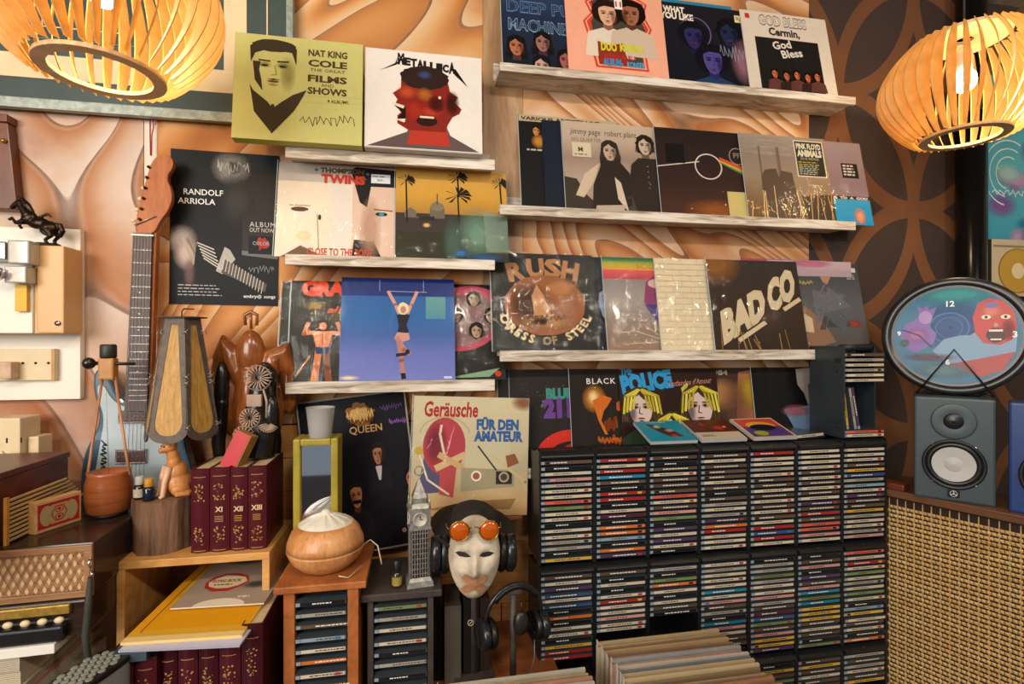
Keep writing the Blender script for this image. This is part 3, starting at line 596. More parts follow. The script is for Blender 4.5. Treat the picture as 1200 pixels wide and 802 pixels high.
for i, ch in enumerate('METALLICA'): A.text(ch, .27+.055*i, .865-.006*i, .1 if i in (0, 8) else .07, '1e1a1a', w=.056, bold=.07)
A.poly([(.27, .93), (.25, .87), (.3, .9), (.12, .78), (.26, .85)], '1e1a1a'); A.poly([(.72, .86), (.77, .86), (.76, .8), (.88, .68), (.79, .8)], '1e1a1a')
A.poly([(.02, .02), (.35, .18), (.4, .3), (.68, .28), (.72, .17), (.97, .02)], '5a4a48'); A.poly([(.35, .06), (.4, .3), (.68, .28), (.72, .06)], 'a83424')
A.poly([(.36, .2), (.27, .26), (.27, .34), (.3, .37), (.25, .45), (.27, .5), (.23, .56), (.3, .62), (.3, .72), (.38, .8), (.5, .84), (.62, .8), (.7, .72), (.72, .62), (.79, .57), (.76, .51), (.82, .45), (.8, .4), (.74, .36), (.7, .28), (.68, .2)], '7c2219'); A.soft(.74, .5, .07, .14, '3a120c', .85); A.soft(.35, .58, .1, .08, 'c8502c', .7); A.soft(.55, .4, .12, .06, 'c8402a', .7)
A.ell(.5, .74, .21, .12, '2c1c1a', n=40, jag=.05); A.soft(.5, .57, .08, .08, 'b8682c', .7); A.soft(.42, .4, .1, .12, 'b83420', .6); A.soft(.6, .48, .08, .1, '40120c', .85); A.poly([(.24, .44), (.34, .42), (.34, .3), (.27, .3), (.31, .37)], '1c0c0a'); A.poly([(.22, .47), (.33, .44), (.32, .41), (.24, .44)], 'd8ccb0'); A.poly([(.25, .3), (.34, .31), (.33, .27)], 'd8ccb0')
A.ell(.52, .3, .09, .05, '2a0e0a'); A.rect(.46, .33, .58, .35, 'd8ccb0'); A.soft(.5, .77, .07, .05, '405080', .7); A.ell(.63, .55, .012, .015, 'f0e0b0')
A.rect(.0, .0, 1, .012, 'a8a298')
sleeve(A, 427, 1.392, z0+.004, 'white box set with red and black faces, right end of the top left-hand ledge', t=.022, base='ddd6ce', edge='b8b0a6', tilt=.10, cat='box set', name='box_set')
z0 = ZL[1]
A = Art(.325, .272); A.rect(0, 0, 1, 1, 'ddd0bc'); A.rect(0, .8, .62, 1, 'b8b0a8'); A.rect(.42, 0, .6, .8, 'd8cfc4'); A.rect(.6, 0, 1, 1, 'd4b8a4'); A.poly([(.58, .95), (.62, .99), (1, .97), (1, .78), (.75, .78), (.72, .55), (.66, .6)], '1e1a1c'); A.poly([(.62, .2), (.6, .0), (.85, 0), (.78, .18)], '1e1c1c'); A.soft(.75, .3, .1, .4, 'c09880', .6)
A.ell(.84, .48, .05, .022, '202020'); A.ell(.84, .48, .022, .022, '3a8aa8'); A.line([(.78, .53), (.93, .52)], .012, '6a4a38'); A.ell(.18, .5, .07, .025, '503c38'); A.line([(.1, .54), (.26, .54)], .01, 'a08068'); A.soft(.22, .22, .07, .06, 'f6e0b0', .7); A.poly([(.05, 0), (.2, .12), (.4, 0)], '6a5240'); A.line([(.32, .45), (.34, .1)], .01, 'a89888'); A.ell(.34, .42, .012, .03, '3a3030')
A.text('THOMPSON', .33, .91, .05, '5a4a28', w=.36, bold=.05); A.text('TWINS', .34, .8, .085, 'b83a28', w=.36, bold=.06); A.ell(.3, .935, .016, .016, '2a7a90'); A.ell(.72, .915, .014, .014, '2a7a90')
A.rect(.75, .82, .91, .92, 'd8dce0'); A.tiny(.76, .89, .12, 1, .01, '606870'); A.text('$60.-', .8, .845, .025, '30343a', w=.06); A.text('CLOSE TO THE BONE', .25, .02, .075, 'b84a2c', w=.52, bold=.03)
sleeve(A, 321, 1.437, z0, 'pale sleeve of two close-up half faces with red title, middle left-hand ledge', base='ddd0bc', film=True)
A = Art(.315, .276); A.grad([(0, '2c2e22'), (.35, '343222'), (.48, '4a4030'), (.5, 'a87c3c'), (.7, 'c8983c'), (1, 'c89c50')]); A.rect(0, .3, 1, .5, '3a3430'); A.poly([(.3, .45), (.3, .56), (.33, .62), (.36, .64), (.4, .62), (.43, .56), (.43, .45)], '6a6050'); A.ell(.365, .58, .06, .05, '7c7460'); A.line([(.365, .6), (.365, .72)], .01, '5a4c38'); A.poly([(.08, .45), (.08, .52), (.13, .56), (.18, .52), (.18, .45)], '6a6458'); A.rect(.2, .42, .34, .47, '2c2822')
def palm(x, y0, y1, r):
    A.line([(x, y0), (x-.01, y1)], .014, '1e1a12')
    for i in range(11):
        a = math.radians(-50+280*i/10); A.poly([(x-.01, y1), (x-.01+r*math.cos(a+.2)*.9, y1+r*math.sin(a+.2)*.8), (x-.01+r*math.cos(a)*1.1, y1+r*math.sin(a)*.8-.02)], '1c1a12')
palm(.1, .4, .86, .08); palm(.56, .4, .72, .12); palm(.56, .7, .92, .09); palm(.95, .6, .88, .08)
A.soft(.27, .37, .04, .03, 'e8b070', .9); A.soft(.72, .3, .2, .32, '7fa890', .55); A.soft(.5, .2, .1, .3, '5a7a6c', .5); A.soft(.57, .08, .07, .05, '3a7ab0', .8); A.soft(.78, .04, .2, .05, '2a5a88', .8); A.poly([(.78, .55), (1, .5), (1, .1), (.8, .1)], '9cb8a4', .4)  # translucent greenish patches: window reflection painted over the cover print
sleeve(A, 463, 1.432, z0, 'sunset sleeve with palm trees and a domed building, middle left-hand ledge', base='2c2e22', film=True)
z0 = ZL[2]
A = Art(.3, .282); A.rect(0, 0, 1, 1, '2c2e28'); sleeve(A, 325, 1.462, z0, 'dark olive sleeve, leftmost on the lowest left-hand ledge', base='2c2e28', film=True)
A = Art(.315, .285); A.rect(0, 0, 1, 1, '26251c'); A.text('GRAND FUNK', .08, .86, .13, 'd84420', w=1.15, bold=.07); A.text('all the girls', .3, .68, .06, 'c8502c', w=.6, bold=.02, shear=.3, rot=.05); A.soft(.2, .75, .1, .06, '9a8040', .8); A.soft(.4, .62, .1, .1, '6a5a2c', .7)
def muscleman(cx, cy, k, c='c87c4c', d='7a4020'):
    A.ell(cx, cy+.3*k, .05*k, .06*k, c); A.poly([(cx-.14*k, cy+.22*k), (cx+.14*k, cy+.22*k), (cx+.08*k, cy-.05*k), (cx-.08*k, cy-.05*k)], c)
    for e in (-1, 1):
        A.line([(cx+e*.12*k, cy+.2*k), (cx+e*.25*k, cy+.18*k), (cx+e*.2*k, cy+.34*k)], .055*k, c); A.line([(cx+e*.05*k, cy-.1*k), (cx+e*.07*k, cy-.35*k), (cx+e*.1*k, cy-.62*k)], .09*k, c if e < 0 else d)
    A.poly([(cx-.1*k, cy-.03*k), (cx+.1*k, cy-.03*k), (cx+.07*k, cy-.14*k), (cx-.08*k, cy-.14*k)], '2c3a58'); A.line([(cx, cy+.2*k), (cx, cy)], .012*k, d)
muscleman(.27, .36, .62); muscleman(.66, .3, .4, 'b86c40')
A.ring(.66, .05, .16, .08, .02, 'd8a070'); A.line([(.06, .06), (.17, .25)], .012, 'b8743c')
sleeve(A, 337, 1.453, z0, 'dark green sleeve with red lettering and a flexing figure, lowest left-hand ledge', base='26251c', film=True)
A = Art(.312, .296); A.grad([(0, '6f78b8'), (.25, '606cb0'), (.45, '3c5c9c'), (.6, '28609c'), (.82, '2c5a98'), (.825, '1a3070'), (1, '1a2c64')])
A.rect(.74, .6, .92, .82, '5c9aa8', '74aaa8', .7); A.line([(.33, .98), (.33, .87)], .004, '9aa0c0'); A.line([(.72, .98), (.72, .87)], .004, '9aa0c0'); A.line([(.4, .87), (.75, .865)], .006, '9a9aa8')  # see-through teal rectangle is a window reflection put into the cover colour
for e, x in ((-1, .41), (1, .66)): A.line([(.54+e*.04, .66), (.54+e*.07, .74), (x, .86)], .03, 'c8907c')
A.ell(.54, .70, .05, .06, 'd8c8a0', jag=.05); A.ell(.54, .69, .025, .035, 'b87c6c'); A.poly([(.48, .64), (.6, .64), (.57, .54), (.59, .47), (.49, .45), (.5, .54)], '1c1c28'); A.poly([(.49, .47), (.59, .46), (.6, .4), (.5, .36), (.46, .41)], 'c08c80'); A.line([(.49, .41), (.55, .3), (.585, .27)], .045, 'b07c70'); A.line([(.5, .38), (.53, .2), (.54, .07)], .04, 'a87468'); A.poly([(.52, .08), (.56, .08), (.57, .03), (.53, .02)], '181822'); A.ell(.58, .28, .02, .025, '181822'); A.line([(.49, .25), (.56, .26)], .03, '1c1c28')
A.soft(.08, .04, .1, .025, 'ffe0b0', .7); A.rect(.9, .025, .97, .045, 'c8c8d8')
sleeve(A, 397, 1.437, z0, 'large blue and violet sleeve with a small hanging dancer, lowest left-hand ledge', base='6f78b8')
A = Art(.315, .285); A.rect(0, 0, 1, 1, '252420'); A.ell(.63, .64, .4, .33, 'b04458', rot=.5, n=30); A.ell(.62, .62, .33, .26, '7a5a58', rot=.5, n=26)
for x, y in ((.72, .84), (.55, .66), (.88, .66), (.45, .52), (.74, .5)): A.head(x, y, .14, 'a88a70', '1a1612', 'shag', '5a3a30', neck=False)
A.poly([(.45, .02), (.95, .12), (.85, .03)], '7a9a78'); A.ell(.93, .06, .03, .03, 'b83828')
sleeve(A, 462, 1.462, z0, 'black sleeve with a ring of faces in pink, right end of the lowest left-hand ledge', base='252420', film=True)

# ---- pinned poster, band poster and the sleeve in front of it
A = Art(.275, .42); A.grad([(0, '14171c'), (.3, '1b1c20'), (.6, '111316'), (1, '181d20')])
A.rect(.66, .9, 1, 1, '1a2630'); A.rect(.66, .33, 1, .9, '34302f', '221f1e'); A.soft(.55, .9, .2, .12, '9a9a94', .8); A.soft(.58, .9, .07, .05, '3c3c3a', .8); A.scrawl(.42, .9, .3, .12, 'b0b0aa', .008); A.soft(.1, .42, .16, .1, 'b0a49a', .8); A.soft(.15, .33, .13, .12, 'c0aaa0', .9); A.line([(.12, .42), (.22, .27)], .03, 'b8a498', .8); A.line([(.16, .42), (.25, .3)], .02, '8a7468', .8); A.soft(.18, .2, .06, .12, '8a6a6a', .5); A.soft(.6, .68, .2, .2, '3c3a38', .8)
A.poly([(.24, .38), (.42, .34), (.52, .28), (.4, .12), (.3, .16), (.22, .24)], '17181a'); A.poly([(.5, .38), (.55, .36), (.6, .3), (.48, .2), (.42, .22)], 'a8a49c')
for i in range(6): A.line([(.25+.012*i, .40-.02*i), (.4+.012*i, .36-.025*i)], .008, 'c0bcb4')
A.poly([(.5, .3), (.9, .14), (.88, .09), (.47, .21)], '57504a')
for i in range(14): x = .5+.028*i; y = .285-.0115*i; A.line([(x, y+.02), (x-.02, y-.055)], .006, 'cfc8bc')
A.poly([(.66, .33), (1, .31), (1, .34), (.66, .36)], '8a8a88', .6); A.text('RANDOLF', .12, .71, .036, 'e6e6e2', w=.36, bold=.01); A.text('ARRIOLA', .07, .65, .036, 'e6e6e2', w=.34, bold=.01); A.text('ALBUM', .73, .52, .032, 'c8c4c0', w=.24, space=1.2); A.text('OUT NOW', .73, .485, .027, 'c8c4c0', w=.23)
A.rect(.72, .34, .98, .46, '1a1a1c'); A.ell(.85, .41, .06, .04, 'a03828', jag=.35, n=16); A.text('COLOR', .76, .4, .022, '9a9a98', w=.16, bold=.02)
A.text('embryo   songs', .68, .05, .02, 'd8d8d4', w=.3, bold=.02); A.ell(.83, .058, .02, .014, '9a9a98'); A.scrawl(.72, .24, .25, .06, '9a9a98', .004); A.tiny(.08, .12, .4, 4, .006, 'b8b8b4', 3.5)
p = at(197, 356, WY-.004)
sleeve(A, 198, WY-.004, p.z, 'dark poster of a musician playing an electric guitar, pinned to the wall', tilt=0, t=.001, base='1c1e20', cat='poster', name='poster', roll=math.radians(.6), mat_=PM)
A = Art(.30, .44); A.rect(0, 0, 1, 1, '9a9488'); A.rect(.015, .01, .985, .99, '15141a'); A.ell(.56, .87, .13, .075, '8a5a28', jag=.2, n=26); A.ell(.56, .87, .08, .05, 'c89858', jag=.25, n=18); A.scrawl(.44, .87, .24, .1, 'd8b070', .008); A.scrawl(.45, .83, .22, .05, '5a3418', .008)
A.text('QUEEN', .45, .755, .045, 'cfa068', w=.3, bold=.01); A.scrawl(.75, .9, .2, .05, '6a4a8a', .005); A.scrawl(.82, .8, .16, .05, '8a5aa8', .006)
A.head(.68, .6, .12, 'b87a5c', '241c18', 'afro', '5a3020', body='1e1b22'); A.poly([(.65, .53), (.71, .53), (.69, .44), (.67, .44)], 'c8c4c0'); A.head(.45, .36, .15, 'c08058', '241c18', 'short', '6a3820', body='2a2226', flip=-1); A.line([(.42, .325), (.48, .325)], .022, '140c0a'); A.head(.96, .42, .12, 'a86c50', '0c0a0c', 'shag', body='16141a'); A.soft(.45, .14, .3, .12, '2a2228', .8); A.ell(.85, .1, .02, .015, 'b08078')
p = at(362, 668, 1.485)
sleeve(A, 366, 1.485, p.z+.02, 'black poster with a gold crest and portraits of four men, behind the yellow mirror', tilt=.06, t=.004, base='15141a', edge='a8a294', cat='poster', name='poster', roll=math.radians(-6.5), mat_=PM)
A = Art(.325, .325); A.grad([(0, 'b89060'), (.1, 'c0a070'), (.4, 'b8ac8c'), (1, 'c8bd9c')]); A.soft(.95, .96, .12, .08, '8a4c20', .7)
A.text('Geräusche', .09, .83, .12, 'a02c28', w=.46, bold=.03, shear=.1); A.text('FÜR DEN', .54, .725, .08, '2f5c94', w=.37, bold=.06); A.text('AMATEUR', .52, .625, .08, '2f5c94', w=.43, bold=.06)
A.poly([(.06, .18), (.12, .6), (.22, .62), (.3, .2)], '54506c'); A.ell(.27, .58, .18, .24, 'a84048', n=26); A.poly([(.24, .4), (.38, .4), (.36, .15), (.24, .18)], 'b04a48'); A.soft(.2, .6, .1, .2, '7c2c3c', .7); A.ring(.27, .66, .22, .17, .012, 'b0a078', a0=10, a1=170); A.line([(.24, .75), (.23, .68), (.27, .52)], .02, 'ead9c0', .8); A.line([(.22, .4), (.43, .5)], .055, 'c8ab7c'); A.line([(.24, .5), (.43, .4)], .05, 'c0a070')
A.rect(.45, .38, .84, .62, 'c0b898'); A.poly([(.42, .2), (.88, .24), (.88, .38), (.42, .4)], '9c9274'); A.poly([(.72, .26), (.86, .26), (.86, .37), (.72, .37)], '2c2a28'); A.ell(.55, .33, .045, .045, 'e8e0cc'); A.ell(.55, .33, .03, .03, '9a5a44'); A.ell(.79, .32, .045, .045, 'a89c80'); A.ell(.79, .32, .03, .03, '4a4038'); A.line([(.56, .58), (.72, .38)], .014, '3c3630'); A.line([(.68, .5), (.98, .28), (1, .2)], .03, 'c4b288'); A.poly([(.8, .5), (.88, .52), (.92, .44), (.82, .4)], '8a5438'); A.line([(.05, .55), (.14, .3), (.32, .18)], .016, 'd8cbb0'); A.ell(.06, .54, .035, .035, 'b89c3c'); A.poly([(.1, .05), (.5, .12), (.9, .14), (.85, .05)], 'a07848', .7)
gz = at(480, 606, 1.405).z
GS = sleeve(A, 479, 1.405, gz, 'cream sleeve with red blackletter title and blue capitals, propped above the white mask', tilt=.10, base='b8a888', film=True, roll=math.radians(2.5))
# ------------------------------------------------------------------ CD towers
PAL = {'w': ('cabda5', 'cream'), 'g': ('a39d92', 'grey'), 'k': ('1c1b1c', 'black'), 'd': ('5a4636', 'dark brown'), 'r': ('a82a24', 'red'), 'p': ('c08a86', 'pink'),
       'o': ('c86a28', 'orange'), 'y': ('c8a03a', 'yellow'), 'b': ('35507c', 'blue'), 't': ('1f7c98', 'teal'), 'v': ('4c3458', 'purple'), 'n': ('6f8250', 'green'),
       's': ('cc5c48', 'coral'), 'l': ('8aa0ac', 'pale blue'), 'm': ('5c2238', 'plum')}
CDW, CDH, CDD = .142, .0098, .124
CD_MAT = print_mat('cd_case_plastic', .22, .35, 0, .2)
_cd = {}
def cd_mesh(c, var, w=CDW):
    k = (c, var, w)
    if k in _cd: return _cd[k]
    rr = random.Random(ord(c)*7+var*13+5); mb = MB(); base = PAL[c][0]
    mb.color('3e454a'); mb.box(0, w, 0, CDD, 0, CDH)
    mb.color('2c3034'); mb.add([(0, -.0001, 0), (w, -.0001, 0), (w, -.0001, .0008), (0, -.0001, .0008)], [(0, 1, 2, 3)]); mb.add([(0, -.0001, CDH-.0008), (w, -.0001, CDH-.0008), (w, -.0001, CDH), (0, -.0001, CDH)], [(0, 1, 2, 3)])
    mb.color('87949c'); mb.box(.001, .010, -.0008, .002, .0012, CDH-.0012)
    jj = .82+.3*rr.random(); j = lambda h: tuple(min(1, x*jj) for x in hexc(h))
    mb.color(j(base)); mb.add([(.011, -.0003, .0011), (w-.003, -.0003, .0011), (w-.003, -.0003, CDH-.0011), (.011, -.0003, CDH-.0011)], [(0, 1, 2, 3)])
    ink = 'e0dccf' if c in 'kdrbvmto' else '4a3c34'
    x = .02+rr.random()*.03; end = x+rr.uniform(.03, .08)
    mb.color(ink)
    while x < end: l = rr.uniform(.003, .009); mb.add([(x, -.0005, .0036), (x+l, -.0005, .0036), (x+l, -.0005, .0062), (x, -.0005, .0062)], [(0, 1, 2, 3)]); x += l+.0018
    if var % 3 == 0: mb.color(rr.choice(['a8322c', 'c8a83a', '3c6a8a', '20201f'])); x = rr.choice([.013, w-.024]); mb.add([(x, -.0006, .002), (x+.012, -.0006, .002), (x+.012, -.0006, CDH-.002), (x, -.0006, CDH-.002)], [(0, 1, 2, 3)])
    _cd[k] = mb.mesh('cd_case', CD_MAT); return _cd[k]
ORD = ['first', 'second', 'third', 'fourth', 'fifth', 'sixth', 'seventh', 'eighth', 'ninth', 'tenth', 'eleventh', 'twelfth', 'thirteenth', 'fourteenth', 'fifteenth', 'sixteenth', 'seventeenth', 'eighteenth', 'nineteenth']
TY = 1.325; TX = [xat(633, TY)+k*.1535 for k in range(7)]
TH = .307; TZ = 1.5-.285
COLN = ['leftmost', 'second', 'third', 'fourth', 'fifth', 'sixth', 'rightmost']
BAYN = ['top', 'middle', 'third', 'bottom']
def rack_frame():
    mb = MB(); W = CDW; t = .0045; D = .13
    for xa_ in (-t-.001, W+.001):
        pr = [(-.006, 0), (D, 0), (D, TH-.024), (.04, TH-.012), (.01, TH-.001), (-.006, TH-.006)]; vs = [(xa_, y, z) for y, z in pr]+[(xa_+t, y, z) for y, z in pr]
        mb.add(vs, [tuple(range(6)), tuple(range(6, 12))[::-1]]+[(i, i+6, (i+1) % 6+6, (i+1) % 6) for i in range(6)])
    mb.box(-.001, W+.001, D-.004, D, 0, TH-.024)
    for i in range(19):
        z = TH-.036-CDH/2-.0152*i-.0012
        if z < .002: break
        for a, b_ in ((-.001, .004), (W-.004, W+.001)): mb.box(a, b_, .006, D-.01, z-.001, z+.0007)
    return mb.mesh('rack_frame', BLACKP)
def rack_header():
    mb = MB(); W = CDW; pts = []
    poly = [(-.001, 0)]+[(-.004+.0*i, 0) for i in range(0)]
    n = 8; prof = [( .006-.020*math.sin(PI*i/n), .002+.026*(i/n)) for i in range(n+1)]; prof = [(.03, .001)]+prof+[(.03, .026), (.10, .012)]
    vs = [(x, y, z) for x in (-.001, W+.001) for y, z in prof]; m = len(prof)
    fs = [(i, i+m, i+m+1, i+1) for i in range(m-1)]+[tuple(range(m)), tuple(range(m, 2*m))[::-1]]
    mb.add(vs, fs, False); return mb.mesh('header', BLACKP)
FR, HD = rack_frame(), rack_header()
sticker = MB().box(-.007, .007, -.0006, 0, -.006, .006).mesh('sticker', plain('gold_sticker', 'b89038', .4, .3))
UP = ['dkwpgwwsnwwkwwggky', 'rwrtdkrrkwmkoolkov', 'dkdwdddswdpnkvwvwk', 'dwdddwdkdgwgvorwww', 'rwwgwddwdwdwdwrbrww'[:18], 'wwwwdwdwdwvdrdsspw', 'wwwdybglwvddygwwgp']
MID = ['dwvbwbkokwwkyrr', 'dkwkwrwwpww', 'gknowkwdk', 'wgwwwtwpdgktpwdd', 'kggngwwpgdmbndpyyv', 'kdpkvdptntyyydwdkn', 'swrwnwgwnwklywdwko']
LOW = ['', '', '', 'kd', 'kydndd', 'dydwdd', 'gdgwdy']
for k in range(7):
    for b in range(4):
        zt = TZ-b*TH; zb = zt-TH
        r = thing('cd_rack', 'black plastic CD rack, %s bay of the %s tower%s' % (BAYN[b], COLN[k], ' from the left' if 0 < k < 6 else ''), 'CD rack', (TX[k], TY-.004, zb), (0, 0, 0), 'black stacked CD racks')
        link('frame', FR, r); h = link('header', HD, r, (0, 0, TH-.034))
        if b in (0, 1, 2) and k >= 4 and (k+b) % 2 == 0 or (k == 4 and b == 1) or (k == 6 and b == 1): link('sticker', sticker, h, (.07, -.006, .016), (.0, .3, 0))
        codes = (UP[k], MID[k], LOW[k], '')[b]
        for i, c in enumerate(codes):
            z = zt-.036-CDH/2-.0152*i; rr = random.random()
            o = link('cd_case', cd_mesh(c, random.randrange(3)), None, (TX[k]+random.uniform(-.0004, .0004), TY-.010+rr*rr*.004-.003*(random.random() < .12), z-.0001))
            tag(o, '%s-spined CD case, %s from the top in the %s bay of the %s tower' % (PAL[c][1], ORD[i], BAYN[b], COLN[k]), 'CD', 'CD cases filed in the black towers')
# extra rack on the rightmost tower
r = thing('cd_rack', 'grey-sided upright CD rack standing alone on top of the rightmost tower', 'CD rack', (TX[6]-.001, TY-.012, TZ+.0005), (0, 0, 0), 'black stacked CD racks')
SLATE = plain('slate_plastic', '2b3338', .35, 0, .15, 30, .05)
EX = .272; D = .13
mb = MB().box(-.006, -.001, -.004, D, 0, EX).box(.144, .149, .04, D, 0, EX).box(-.001, .144, D-.004, D, 0, EX)
for i in range(6):
    z = EX-.024-.0152*i-.0012
    for a, b_ in ((-.001, .004), (.138, .144)): mb.box(a, b_, .006, D-.01, z-.0063, z-.0049)
build(mb, 'side_panel', SLATE, r)
build(MB().tube([(-.004, .01, EX-.006), (.12, .035, EX-.004)], .011, 10).box(-.001, .144, .03, D, EX-.003, EX), 'header', BLACKP, r)
build(MB().tube([(-.0055, .02, EX-.075), (-.0068, .02, EX-.075)], .004, 8).tube([(-.0055, .02, .03), (-.0068, .02, .03)], .004, 8).box(-.0068, -.006, .006, .03, EX-.05, EX-.035), 'clip', BLACKP, r)
for i, c in enumerate('dgwgww'):
    z = TZ+EX-.030-.0152*i-.0001
    tag(link('cd_case', cd_mesh(c, i % 3), None, (TX[6], TY-.008, z)), '%s-spined CD case, %s from the top in the upright rack above the towers' % (PAL[c][1], ORD[i]), 'CD', 'CD cases in the upright rack')
for i, c in enumerate('sw'):
    tag(link('cd_case', cd_mesh(c, 0), None, (TX[6], TY-.008, TZ+.012-i*.0105)), '%s CD case lying %s at the bottom of the upright rack' % (PAL[c][1], ('above the other', 'undermost')[i]), 'CD', 'CD cases in the upright rack')
for i, (x, a, c) in enumerate(((.006, .10, 's'), (.019, .12, 'y'), (.046, .17, 'g'), (.058, .19, 'v'))):
    tag(link('cd_case', cd_mesh(c, 1, .128), None, (TX[6]+x+.010, TY+.002, TZ+.0232+.0005), (0, -PI/2-a, 0)), '%s-spined CD case leaning upright in the rack above the towers, %s from the left' % (PAL[c][1], ORD[i]), 'CD', 'CD cases leaning in the upright rack')
# CDs shown face up on the tower tops
def faceup(px, art, label, back_h, y0=TY-.004, w=.142, rot=0):
    x = xat(px, y0)
    o = link('cd_case', card_mesh(art, .0095, '6a7478', 'a8aeb0', 'cd_case', PG), None, (x, y0, TZ+.0098), (-PI/2+back_h, 0, rot)); tag(o, label, 'CD', 'CD cases shown face up on the towers')
A = Art(.141, .124); A.rect(0, 0, 1, 1, '1f8098'); A.poly([(.2, .85), (.4, .8), (.7, .45), (.8, .2), (.5, .2), (.35, .45)], '3a2a24'); A.soft(.4, .7, .1, .1, 'c8b8a8', .8); A.soft(.6, .5, .12, .1, 'b88c78', .9); A.soft(.6, .25, .12, .1, 'b03830', .9); A.text('THE BEST', .3, .9, .06, 'c8c850', w=.4)
faceup(763, A, 'teal CD case with a group photo lying face up on the third tower', .30)
A = Art(.141, .124); A.rect(0, 0, 1, 1, 'b8a894'); A.rect(0, .35, 1, 1, '4a1c18'); A.soft(.35, .75, .2, .2, '7a2820', .8); A.soft(.65, .55, .16, .16, 'b03428', .9); A.ell(.8, .6, .04, .04, 'c89870'); A.tiny(.1, .2, .3, 2, .03, '403830')
faceup(823, A, 'dark red and cream CD case lying face up on the fourth tower', .30)
A = Art(.141, .124); A.rect(0, 0, 1, 1, 'c8a878'); A.rect(.04, .05, .96, .95, '4c3470'); A.rect(.04, .55, .96, .95, 'b83c3c'); A.ell(.5, .6, .34, .2, 'c8962c'); A.ell(.5, .5, .3, .16, '1c1a20'); A.ell(.3, .22, .16, .12, '8a9a20'); A.soft(.75, .3, .12, .12, '5a3a8a', .8)
faceup(884, A, 'colourful orange and purple CD case lying face up on the fifth tower', .30)
o = link('cd_case', cd_mesh('w', 1), None, (TX[5]-.012, TY+.0, TZ+.001), (0, 0, .25)); tag(o, 'single clear CD case lying flat on the sixth tower', 'CD', 'CD cases shown face up on the towers')

# ------------------------------------------------------------------ bins of records in plastic sleeves
LPW = .318
REC = print_mat('record_in_sleeve', .3, .4, .15, .15)
def bin_(x0, y_back, z_top, n, step, fall, label, grp, cols, seed, lab, w=LPW):
    rr = random.Random(seed); nm = {}
    t = thing('record_bin', label, 'crate', (x0-.02, y_back+.03, z_top-.34))
    W = w+.05; L = n*step+.06; cw = wood('bin_wood', '3a2a1c', '5c442c', (2, 8, 8), .6)
    build(MB().cbox(0, W, -L, 0, 0, .012, .001), 'base', cw, t); build(MB().cbox(0, .012, -L, 0, .012, .16, .001), 'side', cw, t); build(MB().cbox(W-.012, W, -L, 0, .012, .16, .001), 'side', cw, t); build(MB().cbox(.012, W-.012, -.012, 0, .012, .16, .001), 'back', cw, t)
    for sx in (.02, W-.02):
        for sy in (-.03, -L+.03): build(MB().cyl((sx, sy, -(z_top-.34)), (sx, sy, 0), .014, 10), 'leg', cw, t)
    z = z_top-.327
    for i in range(n):
        c = cols[i % len(cols)]; nmc = c[1]; hh = .315+rr.uniform(-.006, .006); a = Art(w, hh); a.rect(0, 0, 1, 1, c[0]); a.rect(0, .9, 1, 1, c[0])
        
        mb = MB(); mb.color(c[0]); th = .0065
        mb.box(0, w-.004, 0, th, 0, hh-.006); mb.color('c8c2b4'); mb.box(-.002, -.0005, -.001, th, 0, hh)
        o = build(mb, 'record', REC, None, (x0+rr.uniform(-.003, .004)+i*.0009, y_back-i*step, z), (fall, rr.uniform(-.004, .004), rr.uniform(-.008, .008)))
        tag(o, '%s record in a clear sleeve, %s from the back in the %s bin' % (nmc, (ORD+['twentieth', 'twenty-first', 'twenty-second', 'twenty-third'])[i], lab), 'record', grp)
        mb = MB(); n2 = 12; vs = []
        for q in range(n2+1): vs += [(-.002+(w+.004)*q/n2, -.0016+rr.uniform(-.0015, .0015), hh-.03), (-.002+(w+.004)*q/n2, -.0022+rr.uniform(-.003, .003), hh+.006+rr.uniform(-.002, .002))]
        mb.add(vs, [(2*q, 2*q+2, 2*q+3, 2*q+1) for q in range(n2)], True); build(mb, 'plastic_cover', FILM, o)
RC = [('b8a27c', 'tan', '5a4630'), ('c8b48c', 'cream', '6a5a44'), ('8a7458', 'brown', 'd0c0a0'), ('b09068', 'ochre', '403020'), ('7c6c5c', 'grey-brown', 'c8b8a0'), ('a87858', 'orange-brown', '402820'), ('98a0a0', 'grey', '303840'), ('b88878', 'pinkish', '502820'), ('c0b8a8', 'off-white', '504840'), ('6c7880', 'blue-grey', 'c8d0d0')]
bx = at(697, 742, 1.165)
bin_(bx.x, 1.165, bx.z, 20, .0125, .05, 'low wooden bin of plastic-covered records in front of the CD towers', 'records in the front bin', RC, 5, 'front right')
bx2 = at(522, 800, 1.03)
bin_(bx2.x-.012, 1.07, at(522, 784, 1.07).z-.008, 6, .0125, .05, 'low wooden bin of records at the bottom centre of the picture', 'records in the small bin', [RC[8], RC[0], RC[4], RC[7]], 9, 'bottom centre')
